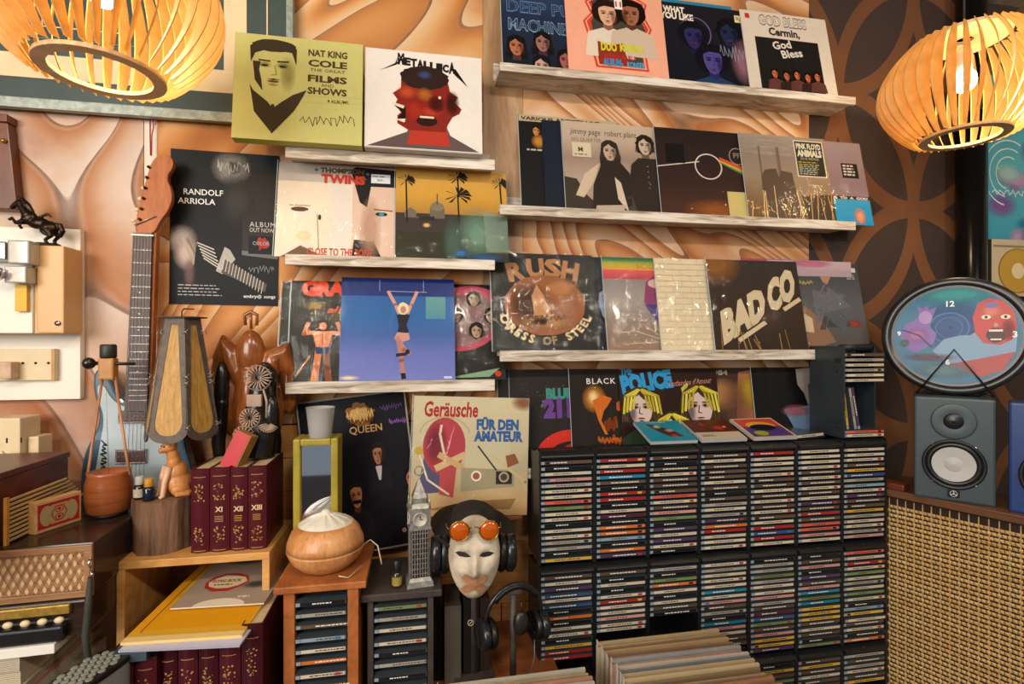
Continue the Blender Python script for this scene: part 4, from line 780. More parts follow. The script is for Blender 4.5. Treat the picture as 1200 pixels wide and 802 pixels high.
# ------------------------------------------------------------------ pendant lamps
def slat_material():
    b = NB('lamp_veneer'); v = b.coord((1, 1, 1)); nz = b.noise(v, 24, 4)
    tr = b.n('ShaderNodeBsdfTranslucent'); mx = b.n('ShaderNodeMixShader'); mx.inputs[0].default_value = .38
    c = b.ramp(nz, [(.3, 'd4a454'), (.7, 'e6bf78')]); b.set(color=c, rough=.5); b.link(c, tr.inputs[0])
    b.link(b.b.outputs[0], mx.inputs[1]); b.link(tr.outputs[0], mx.inputs[2]); b.link(mx.outputs[0], b.out.inputs[0]); return b.m
M_slat = slat_material(); M_ring = wood('lamp_ring_ply', 'c9a878', 'e2c79a', (10, 10, 3), .5)
M_bulb = NB('lit_bulb'); M_bulb.set(color='fff0d0', ecol='ffe6c0', emit=22.0); M_bulb = M_bulb.m
def lamp(x, y, z, label, watts, N=38):
    t = thing('pendant_lamp', label, 'pendant lamp', (x, y, z), (0, 0, 0), None)
    H = .27
    def R(s):  # s 0 bottom .. 1 top
        return .092+.108*math.sin(PI*(s*.86+.07))**.85
    n = 14; prof = [(R(i/n), H*i/n) for i in range(n+1)]
    mb = MB(); vs = []; fs = []
    for i, (r, h) in enumerate(prof):
        w_ = .012+.020*math.sin(PI*i/n); th = .0011
        for rr, yy in ((r, -th), (r, th), (r-w_, th), (r-w_, -th)): vs.append((rr, yy+(r-rr)*.42, h))
    for i in range(n):
        for k in range(4): fs.append((i*4+k, i*4+(k+1) % 4, (i+1)*4+(k+1) % 4, (i+1)*4+k))
    mb.add(vs, fs, False); me = mb.mesh('slat', M_slat)
    for k in range(N): link('slat', me, t, (0, 0, 0), (0, 0, 2*PI*k/N))
    def ring_(ro, ri, z0, z1):
        return MB().lathe([(ri, z0), (ro, z0), (ro, z1), (ri, z1), (ri, z0)], n=48, cap=False, smooth=False)
    build(ring_(.100, .078, -.004, .004), 'bottom_ring', M_ring, t, bevel=.001)
    build(ring_(.100, .02, H-.004, H+.004), 'top_ring', M_ring, t)
    build(MB().lathe([(.017, 0), (.019, .01), (.019, .05), (.012, .062)], (0, 0, H-.085), 16), 'socket', WHITEP, t)
    b = build(MB().sphere((0, 0, .155), .028, 16, 12, (1, 1, 1.15)).lathe([(.014, .165), (.013, .19)], (0, 0, 0), 16), 'bulb', M_bulb, t)
    build(MB().cyl((0, 0, H), (0, 0, 2.75-z), .003, 8), 'cord', plain('lamp_cord', '2c2622', .6), t)
    ld = bpy.data.lights.new('lamp_light', 'POINT'); ld.energy = watts; ld.color = (1, .78, .44); ld.shadow_soft_size = .045
    lo = link('lamp_light', ld, t, (0, 0, .10)); return t
lamp(-.578, 1.071, 2.0, 'slatted wooden pendant lamp at the top left, in front of the framed board', 2.6)
lamp(1.488, 1.173, 2.07, 'slatted wooden pendant lamp at the top right with its bulb in view', 3.2)

# ------------------------------------------------------------------ framed board top left
FY = 1.515
def strip(mb, px0, py0, px1, py1, y, t=.004, z_lock=True):
    a = at(px0, py0, y); b = at(px1, py1, y); mb.box(min(a.x, b.x), max(a.x, b.x), y-t, y, min(a.z, b.z), max(a.z, b.z))
fr = thing('framed_board', 'dark green framed board with cream mats and a silver moulding, top left behind the lamp', 'picture frame', (-1.9, FY, 2.12))
def wb(x0, x1, y0, y1, z0, z1, m, name, par=fr, c=.002):
    l = par.location; return build(MB().cbox(x0-l.x, x1-l.x, y0-l.y, y1-l.y, z0-l.z, z1-l.z, c), name, m, par)
SLVF = plain('silvered_moulding', '9aa39a', .45, .35, .35, 70, .3); GREENB = plain('green_black_board', '33443f', .5, 0, .25, 8, .1); MATC = plain('cream_mat', 'd8c39a', .6, 0, .08, 10, .1)
fz0 = at(0, 125, 1.50).z; fx1 = at(344, 100, 1.50).x; ml = .026
wb(-1.9, fx1-.004, FY-.006, FY, fz0+.01, 2.72, GREENB, 'board')
wb(-1.9, fx1, FY-.022, FY-.003, fz0, fz0+ml, SLVF, 'bottom_moulding'); wb(fx1-ml+.008, fx1, FY-.022, FY-.003, fz0+ml, 2.72, SLVF, 'side_moulding')
x1 = at(262, 80, 1.505).x; x2 = at(289, 80, 1.505).x; zc0 = at(240, 107, 1.505).z; zc1 = at(240, 80, 1.505).z
wb(-1.35, x2, FY-.009, FY-.0065, zc0, zc1, MATC, 'lower_mat'); wb(x1, x2, FY-.009, FY-.0065, zc1, 2.72, MATC, 'side_mat')
wb(-1.6, x1-.012, FY-.010, FY-.0065, zc1+.04, 2.72, plain('dark_slate_glass', '3a4a48', .25, 0, .2, 6, .05), 'pane')
for xx in (-1.05, -.95, -.84, -.76): wb(xx, xx+.003, FY-.0115, FY-.0101, zc1+.06, zc1+.22, MATC, 'chalk_line', c=.0004)
for zz_ in (.07, .16): wb(-1.05, -.76, FY-.0115, FY-.0101, zc1+zz_, zc1+zz_+.003, MATC, 'chalk_line', c=.0004)
x3 = at(312, 80, 1.505).x; wb(x3, x3+.004, FY-.009, FY-.0065, fz0+ml, 2.72, MATC, 'thin_bead', c=.0005)

# ------------------------------------------------------------------ pipe and pictures on the right
pc = at(1138, 300, 1.482)
t = thing('pipe', 'glossy black vertical pipe running up behind the oval clock', 'pipe', (pc.x, 1.482, 0))
build(MB().cyl((0, 0, 0), (0, 0, 2.75), .043, 28), 'pipe_shaft', plain('black_gloss_paint', '17181b', .18, .6, .15, 5, .02), t)
for zz_ in (.4, 2.3): build(MB().lathe([(.047, 0), (.049, .004), (.049, .02), (.047, .024)], (0, 0, zz_), 28), 'collar', BLACKP, t)
build(MB().box(.047, .058, -.01, .05, .9, 2.75), 'side_channel', BLACKP, t)
a0 = at(1158, 255, 1.50); A = Art(.40, .60); A.grad([(0, '3c90a8'), (.5, '5cb4c0'), (1, '4aa0b8')])
for i in range(26): A.soft(random.uniform(0, 1), random.uniform(0, 1), random.uniform(.06, .2), random.uniform(.04, .12), random.choice(['a060a8', '8a50a0', 'b8e0d8', '2c7c9c', 'd0a0c8']), .7)
for r_ in (.1, .15, .2): A.ring(.22, .42, r_*1.4, r_, .008, 'dcecec', a0=60, a1=260)
A.scrawl(.05, .3, .5, .06, 'e0f0f0', .008)
zb = at(1160, 283, 1.49).z; o = link('painting', card_mesh(A, .015, '4aa0b8', '2a2c30', 'painting', PM), None, (a0.x, 1.50, zb)); tag(o, 'turquoise and violet painting on the wall at the right edge', 'painting')
a1 = at(1162, 340, 1.47); A = Art(.35, .20); A.rect(0, 0, 1, 1, 'bfae90'); A.ell(.33, .45, .25, .4, 'b8923c'); A.ring(.33, .45, .25, .4, .02, '8a6a2c'); A.ell(.33, .45, .08, .14, 'd8c8a0'); A.rect(.02, .86, .98, .9, '8a7c60')
o = link('framed_disc', card_mesh(A, .012, 'bfae90', '3a342c', 'framed_disc', PM), None, (a1.x, 1.47, a1.z-.02)); tag(o, 'cream panel with a golden disc below the turquoise painting', 'framed disc')

# ------------------------------------------------------------------ cane-fronted cabinet, right
ca = Vector((1.419, 1.349, 0)); cb_ = Vector((1.60, .935, 0)); cdep = .22; ctop = 1.5-.451
dv = (cb_-ca).normalized(); ang = math.atan2(dv.y, dv.x); L = (cb_-ca).length+.25
cab = thing('cabinet', 'wooden cabinet with a woven cane front at the lower right', 'cabinet', (ca.x, ca.y, 0), (0, 0, ang))
walnut = wood('dark_walnut', '4a2f20', '7a5236', (2, 14, 8), .35, 1, .15)
build(MB().cbox(-.03, L, -.008, cdep, ctop-.022, ctop, .003), 'top_board', walnut, cab)
build(MB().box(.0, L, .012, cdep-.02, .02, ctop-.022), 'carcass', plain('cabinet_inner', '2a1a10', .8), cab)
cane = wood('cane_strip', 'b58a4a', 'e0bf82', (8, 8, 40), .5, 1, .2)
mb = MB(); nx, nz_ = int(L/.0105), int((ctop-.07)/.0135); vs = []; fs = []
for j in range(nz_):
    z = .03+j*.0135
    for i in range(nx):
        x = i*.0105+(.00525 if j % 2 else 0); o_ = len(vs)
        vs += [(x+.0006, .009, z+.001), (x+.0099, .009, z+.001), (x+.0099, .009, z+.0100), (x+.0006, .009, z+.0100), (x+.0052, .0045, z+.0055)]
        fs += [(o_, o_+1, o_+4), (o_+1, o_+2, o_+4), (o_+2, o_+3, o_+4), (o_+3, o_, o_+4)]
mb.add(vs, fs); w_ = build(mb, 'woven_cane', cane, cab); tag(w_, kind='stuff')
mb = MB()
for i in range(nx//2): mb.box(i*.021+.004, i*.021+.0065, .0095, .0115, .03, ctop-.03)
tag(build(mb, 'cane_uprights', cane, cab), kind='stuff')
build(MB().cbox(-.012, 0, -.004, cdep-.02, 0, ctop-.022, .002), 'side_board', walnut, cab)
# studio speakers
def speaker(px, py, d, w_, h_, dep, label, body, yaw=None, depth_y=None):
    u = (px-600)/600; p = Vector((d*(u*CB+SB), d*(CB-u*SB), ctop+.0005))
    yaw = math.atan2(p.x, p.y) if yaw is None else yaw
    t = thing('speaker', label, 'speaker', p, (0, 0, -yaw))
    build(MB().cbox(0, w_, 0, dep, 0, h_, .006), 'enclosure', body, t)
    cx = w_/2; grey = plain('cone_white', 'b9bab6', .5, 0, .05, 20, .03); rub = plain('cone_rubber', '141517', .35)
    def face(prof, c, m, name, par):
        o = build(MB().lathe(prof, (0, 0, 0), 40, cap=False), name, m, par, (c[0], 0, c[1]), (PI/2, 0, 0)); return o
    cz = h_*.36; R = w_*.40
    wf = face([(R, .0), (R, .006), (R*.93, .009), (R*.86, .003)], (cx, cz), BLACKP, 'woofer_ring', t)
    face([(R*.87, .0035), (R*.82, .0075), (R*.74, .0065), (R*.68, .003)], (cx, cz), rub, 'woofer_surround', t)
    face([(R*.69, .0035), (R*.30, .0008)], (cx, cz), grey, 'woofer_cone', t); face([(R*.30, .0012), (R*.2, .004), (.0005, .006)], (cx, cz), grey, 'dust_cap', t)
    tz = h_*.775; face([(R*.72, .0), (R*.72, .002), (R*.66, .003), (R*.3, .0005)], (cx, tz), body, 'tweeter_horn', t); face([(R*.32, .0008), (R*.28, .004), (R*.1, .002), (.0005, .005)], (cx, tz), rub, 'tweeter', t)
    build(MB().cbox(cx-.013, cx+.013, -.0045, 0, .012, .034, .002).color('d0d0d0'), 'badge', BLACKP, t)
    bd = Art(.02, .02); bd.ring(.5, .5, .42, .42, .07, 'd0d0cc'); 
    for q in range(3): a = PI/2+q*2*PI/3; bd.line([(.5, .5), (.5+.34*math.cos(a), .5+.34*math.sin(a))], .09, 'd0d0cc')
    bd.ell(.5, .5, .1, .1, 'd0d0cc')
    link('emblem', card_mesh(bd, .0006, '18191b', None, 'emblem', PM), t, (cx-.010, -.0052, .013))
    for (sx_, sz_) in ((cx-R*.66, cz+R*.75), (cx+R*.66, cz+R*.75), (cx-R*.66, cz-R*.75), (cx+R*.66, cz-R*.75)): build(MB().tube([(0, 0, 0), (0, -.008, 0)], .0022, 8), 'screw', CHROME, t, (sx_, .0, sz_))
    return t
body1 = plain('slate_speaker_paint', '3c4a50', .4, 0, .08, 200, .1)
sp1 = speaker(1071, 577, 1.50, .176, .292, .20, 'slate-grey studio speaker with a white cone, under the oval clock', body1)
sp2 = speaker(1182, 590, 1.36, .18, .29, .10, 'blue studio speaker cut off by the right edge of the picture', plain('blue_speaker_paint', '1c3c78', .35, 0, .1, 60, .05))
# clock
pw = at(1133, 395, 1.40); yw = math.atan2(pw.x, pw.y)
sp1z = ctop+.292
cen = Vector((sp1.location.x+.088*math.cos(yw)+.075*math.sin(yw), sp1.location.y-.088*math.sin(yw)+.075*math.cos(yw), sp1z+.001))
ck = thing('wall_clock', 'round black-rimmed clock printed with red and violet shapes, standing on the grey speaker', 'clock', cen, (-.10, 0, -yw))
Rk = .172
build(MB().lathe([(.001, -.006), (Rk, -.006), (Rk+.003, -.001), (Rk, .004), (Rk-.02, .004), (Rk-.022, .0)], (0, 0, 0), 72), 'rim', plain('vinyl_black', '1a1a1c', .3, 0, .1, 50, .05), ck, (0, 0, Rk+.006), (PI/2, 0, 0))
K = Art(.288, .288)
def disc(A, c):
    A.ell(.5, .5, .5, .5, c, n=64)
disc(K, '2a6a8c')
def clipc(x, y):
    dx, dy = x-.5, y-.5; r_ = math.hypot(dx, dy)
    return (x, y) if r_ < .495 else (.5+dx/r_*.495, .5+dy/r_*.495)
K.soft(.5, .6, .34, .28, '1c4a88', .9); K.soft(.5, .92, .35, .1, '3a9a9c', .8); K.ring(.46, .58, .16, .16, .012, '2f6aa0'); K.ring(.46, .58, .11, .11, .01, '2a5e98'); K.ell(.47, .58, .012, .012, '101418')
K.poly([(.06, .5), (.1, .62), (.18, .66), (.22, .72), (.2, .82), (.25, .78), (.28, .82), (.3, .77), (.36, .8), (.33, .7), (.3, .6), (.36, .52), (.34, .42), (.2, .32), (.12, .36)], '7c5aa8'); K.ell(.27, .69, .055, .07, 'a080b8'); K.soft(.2, .5, .12, .1, 'b070b0', .8); K.line([(.08, .56), (.22, .5), (.32, .38)], .015, '2c2440'); K.soft(.1, .42, .05, .05, '40604c', .9)
K.poly([(.33, .34), (.42, .46), (.55, .5), (.62, .5), (.72, .58), (.96, .5), (.95, .34), (.84, .16), (.45, .2)], '7898b8'); K.poly([(.42, .2), (.6, .24), (.95, .34), (.86, .16), (.7, .08)], 'a83c34')
K.poly([(.66, .52), (.64, .68), (.68, .82), (.76, .87), (.86, .85), (.945, .73), (.96, .58), (.93, .46), (.84, .4), (.72, .42)], 'b83a30'); K.soft(.78, .74, .1, .1, 'e08070', .8); K.soft(.9, .55, .06, .12, '701c1c', .7); K.ell(.78, .8, .05, .03, '7060a0')
for e in (.74, .88): K.ell(e, .68, .035, .022, 'e8d8c8'); K.ell(e, .68, .012, .016, '201818')
K.ell(.81, .5, .07, .075, '3a1018'); K.rect(.76, .535, .86, .555, 'e8dcd0'); K.rect(.77, .45, .85, .465, 'e0d4c8'); K.soft(.81, .6, .03, .04, 'e09080', .8); K.soft(.4, .14, .3, .1, '5a7c84', .8); K.soft(.3, .27, .25, .05, '6a3a3c', .7)
K.text('12', .47, .8, .055, 'e8ece8', bold=.03, align='c'); K.text('3', .945, .48, .055, 'e8ece8', bold=.03, align='c'); K.text('6', .45, .2, .05, 'e8ece8', bold=.03, align='c'); K.text('9', .05, .5, .045, 'e8ece8', bold=.03, align='c')
K.items = [([clipc(*q) for q in vs_], fs_, cs_) for vs_, fs_, cs_ in K.items]
mb = MB(); Ly = 0
for vs_, fs_, cs_ in K.items: mb.add([(u*.288-.144, Ly, v*.288-.144) for u, v in vs_], fs_, cols=cs_); Ly -= .00003
build(mb, 'clock_face', PG, ck, (0, -.0046, Rk+.006))
st = build(MB().tube([(-.085, -.03, .003), (0, -.022, .135), (.085, -.03, .003)], .0025, 8).tube([(-.085, -.03, .003), (-.07, -.034, .012), (-.05, .03, .003), (.05, .03, .003), (.07, -.034, .012), (.085, -.03, .003)], .0025, 8), 'wire_stand', DARKM, ck)
pb = atz(1052, 572, ctop-.02)
tag(build(MB().cbox(0, .05, 0, .06, 0, .02, .004), 'wooden_box', wood('red_brown_wood', '5a2418', '7c3a26', (4, 4, 12), .4), None, (1.43, 1.30, ctop+.0005), (0, 0, ang+PI/2)), 'small red-brown wooden box on the cabinet, between the CD towers and the grey speaker', 'box')

# ------------------------------------------------------------------ side table under the left group
TTOP = .66
oak = wood('pale_pine', 'b77c3c', 'dba862', (3, 12, 12), .45, 1, .2); brownw = wood('brown_stained_wood', '6b3a1e', '98582c', (3, 12, 12), .4, 1, .2)
tb = thing('side_table', 'low wooden side table carrying the crate, the racks and the squeezebox, mostly below the picture', 'table', (-1.6, .72, 0))
build(MB().cbox(0, 1.62, 0, .80, TTOP-.03, TTOP, .004), 'table_top', brownw, tb)
for a_, b_ in ((.03, .03), (1.55, .03), (.03, .75), (1.55, .75)): build(MB().cbox(a_, a_+.05, b_-.0, b_+.04, 0, TTOP-.03, .004), 'leg', brownw, tb)
bn = thing('bench', 'low narrow bench under the mask and the hanging headphones, mostly below the picture', 'bench', (.0225, 1.14, 0))
build(MB().cbox(0, .33, 0, .385, TTOP-.03, TTOP, .004), 'bench_top', brownw, bn)
for a_ in (.01, .285):
    for b_ in (.01, .34): build(MB().cbox(a_, a_+.035, b_, b_+.035, 0, TTOP-.03, .003), 'leg', brownw, bn)
# crate
CZ = 1.5-.48; cx0, cx1, cy0, cy1 = -.648, -.336, 1.25, 1.47
cr = thing('wooden_crate', 'open-fronted pale pine crate holding envelopes and burgundy books', 'crate', (cx0, cy0, TTOP))
build(MB().cbox(0, cx1-cx0, 0, cy1-cy0, CZ-TTOP-.017, CZ-TTOP, .0015), 'top_board', oak, cr)
for a_ in (0, cx1-cx0-.016): build(MB().cbox(a_, a_+.016, .0, cy1-cy0, 0, CZ-TTOP-.0175, .0015), 'side_board', oak, cr)
build(MB().cbox(.0165, cx1-cx0-.0165, cy1-cy0-.008, cy1-cy0, 0, CZ-TTOP-.018, .0015), 'back_board', brownw, cr)
# burgundy books
BURG = print_mat('burgundy_leatherette', .38, .15, .1, .2)
def book(x, y, z, w_, h_, dep, label, numeral, seed, tilt=0, grp='burgundy gilt encyclopaedias', c='4c1820', gilt='a8804a'):
    rr = random.Random(seed)
    t = thing('book', label, 'book', (x, y, z), (0, tilt, 0), grp)
    mb = MB(); mb.color(c); n = 6; sp = [(w_*i/n, -.006*math.sin(PI*i/n)) for i in range(n+1)]
    poly = sp+[(w_, dep), (w_-.0025, dep), (w_-.0025, .004), (.0025, .004), (.0025, dep), (0, dep)]
    mb.prismz(poly, 0, h_)
    for b0, b1, cc in ((.02, .05, gilt), (.9, .925, gilt)):
        mb.color(cc); vs = []; 
        for x_, y_ in sp[1:-1]: vs += [(x_, y_-.0004, h_*b0), (x_, y_-.0004, h_*b0+.0015)]
        mb.add(vs, [(2*i, 2*i+2, 2*i+3, 2*i+1) for i in range(n-2)])
    def orn(v0, v1, kx=.7):
        for q in range(26):
            x_ = w_*(.5+rr.uniform(-.5, .5)*kx*.8); z_ = h_*rr.uniform(v0, v1); r_ = rr.uniform(.001, .0028); y_ = -.006*math.sin(PI*x_/w_)-.0008
            mb.add([(x_-r_, y_, z_), (x_, y_, z_-r_), (x_+r_, y_, z_), (x_, y_, z_+r_)], [(0, 1, 2, 3)])
    mb.color(gilt); orn(.1, .3); orn(.62, .82)
    if numeral:
        vs, fs = glyphs(numeral, .03); xs = [v[0] for v in vs]; k = min(w_*.62/(max(xs)-min(xs)), .011/CAPH); mx = (max(xs)+min(xs))/2
        mb.color('cfb48a'); mb.add([(w_/2+(vx-mx)*k, -.0068, h_*.48+vy*k) for vx, vy in vs], fs)
        mb.color(gilt)
        for q in range(4): mb.add([(w_*.28, -.0062, h_*(.42-.02*q)), (w_*.72, -.0062, h_*(.42-.02*q)), (w_*.72, -.0062, h_*(.428-.02*q)), (w_*.28, -.0062, h_*(.428-.02*q))], [(0, 1, 2, 3)])
    build(mb, 'cover', BURG, t)
    build(MB().box(.0027, w_-.0027, .0045, dep-.003, .003, h_-.003), 'pages', plain('aged_pages', 'c3ab80', .8, 0, .15, 80, .2), t)
    return t
xx = at(223, 600, 1.275).x; bw = [.0585, .0560, .0560, .0560]
xs_ = [at(q, 600, 1.275).x for q in (224, 246, 270, 291)]; xe = at(313, 600, 1.275).x
for i, (n_, lab) in enumerate((('', 'leftmost of the four burgundy volumes on the crate, no numeral showing'), ('XI', 'second burgundy volume on the crate, numbered XI'), ('XII', 'third burgundy volume on the crate, numbered XII'), ('XIII', 'rightmost of the four burgundy volumes on top of the crate'))):
    w_ = (xs_+[xe])[i+1]-xs_[i]-.0015
    book(xs_[i], 1.275, CZ+.0005, w_, .190+.002*(i % 2), .15, lab, n_, i+1)
lowx = [(119, 1.105), (139, 1.105), (158, 1.105), (188, 1.125), (209, 1.125), (233, 1.125), (257, 1.125), (283, 1.125)]
nm = ('', '', '', 'VI', 'VII', 'VIII', 'IX', ''); 
for i, (px, y) in enumerate(lowx):
    x = at(px, 780, y).x; xn = at(lowx[i+1][0] if i < 7 else 309, 780, y).x; hh = .228 if i < 7 else .262
    book(x, y, TTOP+.0005, min(xn-x-.002, .038 if i < 3 else .05), hh, .2 if i < 3 else .22, 'burgundy volume in the lower row by the crate, %s from the left' % ORD[i], nm[i], 20+i, c='3c131b' if i % 2 else '481720')
bz = TTOP+.0005+.229
# papers in the crate
def slab_thing(name, label, cat, mb, mats, loc, rot=(0, 0, 0), group=None):
    return tag(build(mb, name, mats, None, loc, rot), label, cat, group)
ex = at(135, 745, 1.10).x
tz = bz+.002
slab_thing('box_file', 'small slate-blue box lying on the lower row of burgundy books', 'box', MB().cbox(0, .06, 0, .04, 0, .018, .001), plain('slate_card', '33444c', .5), (at(131, 765, 1.09).x, 1.088, bz+.0005))
A = Art(.222, .32); A.rect(0, 0, 1, 1, 'b8b8cc'); A.tiny(.1, .9, .7, 6, .012, '6a6c7c')
e1 = link('plastic_folder', card_mesh(A, .004, 'b8b8cc', 'a0a0b0', 'plastic_folder', PM), None, (ex+.010, 1.090, bz+.024), (-PI/2+.035, 0, -.10)); tag(e1, 'pale lilac plastic folder under the yellow envelope', 'folder')
A = Art(.222, .32); A.rect(0, 0, 1, 1, 'cc9a2c'); A.rect(0, 0, 1, .05, 'd8bc7c'); A.rect(0, .12, .08, 1, 'd8921c'); A.line([(.085, .1), (.085, 1)], .012, '6a4614'); A.rect(.1, .12, .98, .55, 'd0900f'); 
e2 = link('envelope', card_mesh(A, .006, 'd0941c', 'e0c080', 'envelope', PM), None, (ex+.006, 1.105, bz+.031), (-PI/2+.035, 0, -.06)); tag(e2, 'orange-yellow padded envelope sticking out of the crate', 'envelope')
A = Art(.19, .25); A.rect(0, 0, 1, 1, '9a8878'); A.ell(.5, 0, .28, .12, 'd8ccb8', n=30); A.soft(.4, .85, .3, .1, '4a3c38', .7); A.soft(.75, .35, .18, .08, '4c4440', .8); A.ell(.38, .42, .26, .17, 'a83428', n=10, jag=.08); A.ell(.38, .42, .22, .13, 'd8c098', n=10, jag=.08); A.text('SONG BOOK', .2, .42, .05, '403830', w=.34, bold=.03); A.tiny(.25, .36, .25, 1, .02, '403830'); A.tiny(.65, .12, .15, 1, .03, 'e0d8c8')
e3 = link('booklet', card_mesh(A, .003, '9a8878', 'd8ccb8', 'booklet', PM), None, (ex+.050, 1.205, bz+.042), (-PI/2+.035, 0, -.06)); tag(e3, 'brown-grey booklet with a red oval title on top of the yellow envelope', 'booklet')

# red and ochre small box leaning on the books
rb = thing('small_box', 'small red box with ochre side leaning on the burgundy volumes', 'box', (at(258, 550, 1.30).x, 1.30, CZ+.1925), (-.18, .38, -.35))
build(MB().cbox(0, .040, 0, .030, 0, .088, .001), 'box_body', plain('ochre_card', '9a7030', .5, 0, .15, 40, .1), rb)
build(MB().box(-.0008, .0375, -.001, 0, .001, .087), 'red_face', plain('red_card', 'b82c38', .35, 0, .12, 30, .05), rb)

# ------------------------------------------------------------------ log stump, cat, bottles
sp = at(190, 655, 1.315)
def ring_noise(n, amp, seed):
    rr = random.Random(seed); a = [rr.uniform(-1, 1) for _ in range(n)]
    return [1+amp*(a[i]*.6+.4*a[(i+1) % n]) for i in range(n)]
bark = wood('bark', '3c281c', '8a6448', (10, 10, 1.2), .8, 1.3, .9); endw = wood('log_end', '6a4630', '8c6444', (6, 6, 6), .7)
st_ = thing('log_stump', 'short sawn log with rough bark on the crate, carrying the wooden cat', 'log', (at(191, 640, 1.325).x, 1.335, CZ+.0005))
n = 48; rn = ring_noise(n, .065, 4); mb = MB(); vs = []; fs = []
for j, z in enumerate((0, .02, .06, .1, .118)):
    for i in range(n):
        r_ = .064*rn[i]*(1+.01*math.sin(j*2+i)); a = 2*PI*i/n; vs.append((r_*math.cos(a), r_*.95*math.sin(a), z))
for j in range(4):
    for i in range(n): fs.append((j*n+i, j*n+(i+1) % n, (j+1)*n+(i+1) % n, (j+1)*n+i))
mb.add(vs, fs, False); build(mb, 'bark', bark, st_)
build(MB().add([v for v in vs[-n:]], [tuple(range(n))]), 'sawn_face', endw, st_, (0, 0, .0002))
sx, sy, sz = st_.location; LZ = sz+.1184
lime = wood('carved_cat_wood', 'b06a30', 'cf9050', (8, 8, 3), .4, 1, .05)
def figure(name, shapes, m, vox=.0016, parent=None, loc=(0, 0, 0), rot=(0, 0, 0), smooth=4):
    """one continuous surface grown from overlapping balls and limbs"""
    mb = MB()
    for sh in shapes:
        if sh[0] == 's': mb.sphere(sh[1], sh[2], 20, 14, sh[3] if len(sh) > 3 else (1, 1, 1))
        else: mb.tube(sh[1], sh[2], 12)
    o = build(mb, name, m, parent, loc, rot)
    r_ = o.modifiers.new('remesh', 'REMESH'); r_.mode = 'VOXEL'; r_.voxel_size = vox; r_.use_smooth_shade = True
    q = o.modifiers.new('smooth', 'SMOOTH'); q.factor = .5; q.iterations = smooth
    return o
def sc3(shapes, k):
    out = []
    for sh in shapes:
        if sh[0] == 's': out.append(('s', tuple(v*k for v in sh[1]), sh[2]*k)+tuple(sh[3:]))
        else: out.append(('t', [tuple(v*k for v in p_) for p_ in sh[1]], [r_*k for r_ in sh[2]]))
    return out
cat = figure('cat_figurine', sc3([('s', (0, .008, .028), .028, (.95, 1.1, 1.0)), ('s', (0, .004, .052), .023, (.9, 1, 1.3)), ('s', (0, -.003, .078), .0165, (.9, .9, 1.2)), ('t', [(0, -.004, .085), (0, -.008, .105)], [.013, .012]),
    ('s', (0, -.012, .116), .0165, (.95, .95, .85)), ('t', [(0, -.018, .112), (0, -.034, .108)], [.010, .0055]),
    ('t', [(-.010, -.006, .122), (-.0125, -.007, .136), (-.013, -.007, .145)], [.006, .0035, .0012]), ('t', [(.010, -.006, .122), (.0125, -.007, .136), (.013, -.007, .145)], [.006, .0035, .0012]),
    ('s', (-.021, .004, .016), .016, (.8, 1.3, 1)), ('s', (.021, .004, .016), .016, (.8, 1.3, 1)), ('t', [(.0, .034, .008), (.022, .036, .007), (.034, .015, .006), (.032, -.012, .006)], [.008, .007, .006, .003])], 1.0), lime, .0016, None, (sx+.024, sy-.004, LZ), (0, 0, -.85), 3)
tag(cat, 'small carved wooden cat sitting on the log stump, looking left', 'figurine')
paler = wood('pale_carved_wood', 'c99a78', 'dcb694', (8, 8, 3), .4, 1, .05)
build(MB().tube([(-.008, -.016, .070), (-.011, -.026, .035), (-.012, -.030, .005), (-.012, -.037, .003)], [.008, .0062, .0055, .0045], 10), 'foreleg', paler, cat); build(MB().tube([(.008, -.016, .070), (.011, -.026, .035), (.012, -.030, .005), (.012, -.037, .003)], [.008, .0062, .0055, .0045], 10), 'foreleg', paler, cat)
for e in (-1, 1): build(MB().sphere((e*.0085, -.0265, .1185), .0018, 8, 6), 'eye', DARKM, cat)
def bottle(x, y, z, r_, h_, body, capm, lab, label, capH=.34, grp=None):
    t = thing('bottle', label, 'bottle', (x, y, z), (0, 0, -.3), grp)
    hb = h_*(1-capH); build(MB().lathe([(r_*.9, 0), (r_, .003), (r_, hb*.82), (r_*.6, hb*.98), (r_*.55, hb)], n=20), 'glass_body', body, t)
    build(MB().lathe([(r_*.72, hb*.96), (r_*.75, hb), (r_*.72, h_*.97), (r_*.6, h_)], n=20), 'cap', capm, t)
    if lab: build(MB().lathe([(r_*1.015, hb*.15), (r_*1.015, hb*.7)], n=20, cap=False), 'paper_label', lab, t)
amber = plain('dark_glass', '1c1712', .12, 0, .1, 10, 0); navy = plain('navy_glass', '141c2c', .12, 0, .1, 10, 0); labm = plain('paper_label', 'b8ac94', .6, 0, .2, 150, 0)
bottle(sx-.043, sy-.022, LZ+.0005, .0125, .052, amber, plain('white_cap', 'b8b4a8', .5), labm, 'small brown bottle with a white cap on the log stump')
bottle(sx-.016, sy-.040, LZ+.0005, .012, .050, navy, plain('orange_cap', 'c88a1c', .45), None, 'small dark bottle with an orange-yellow cap on the log stump')

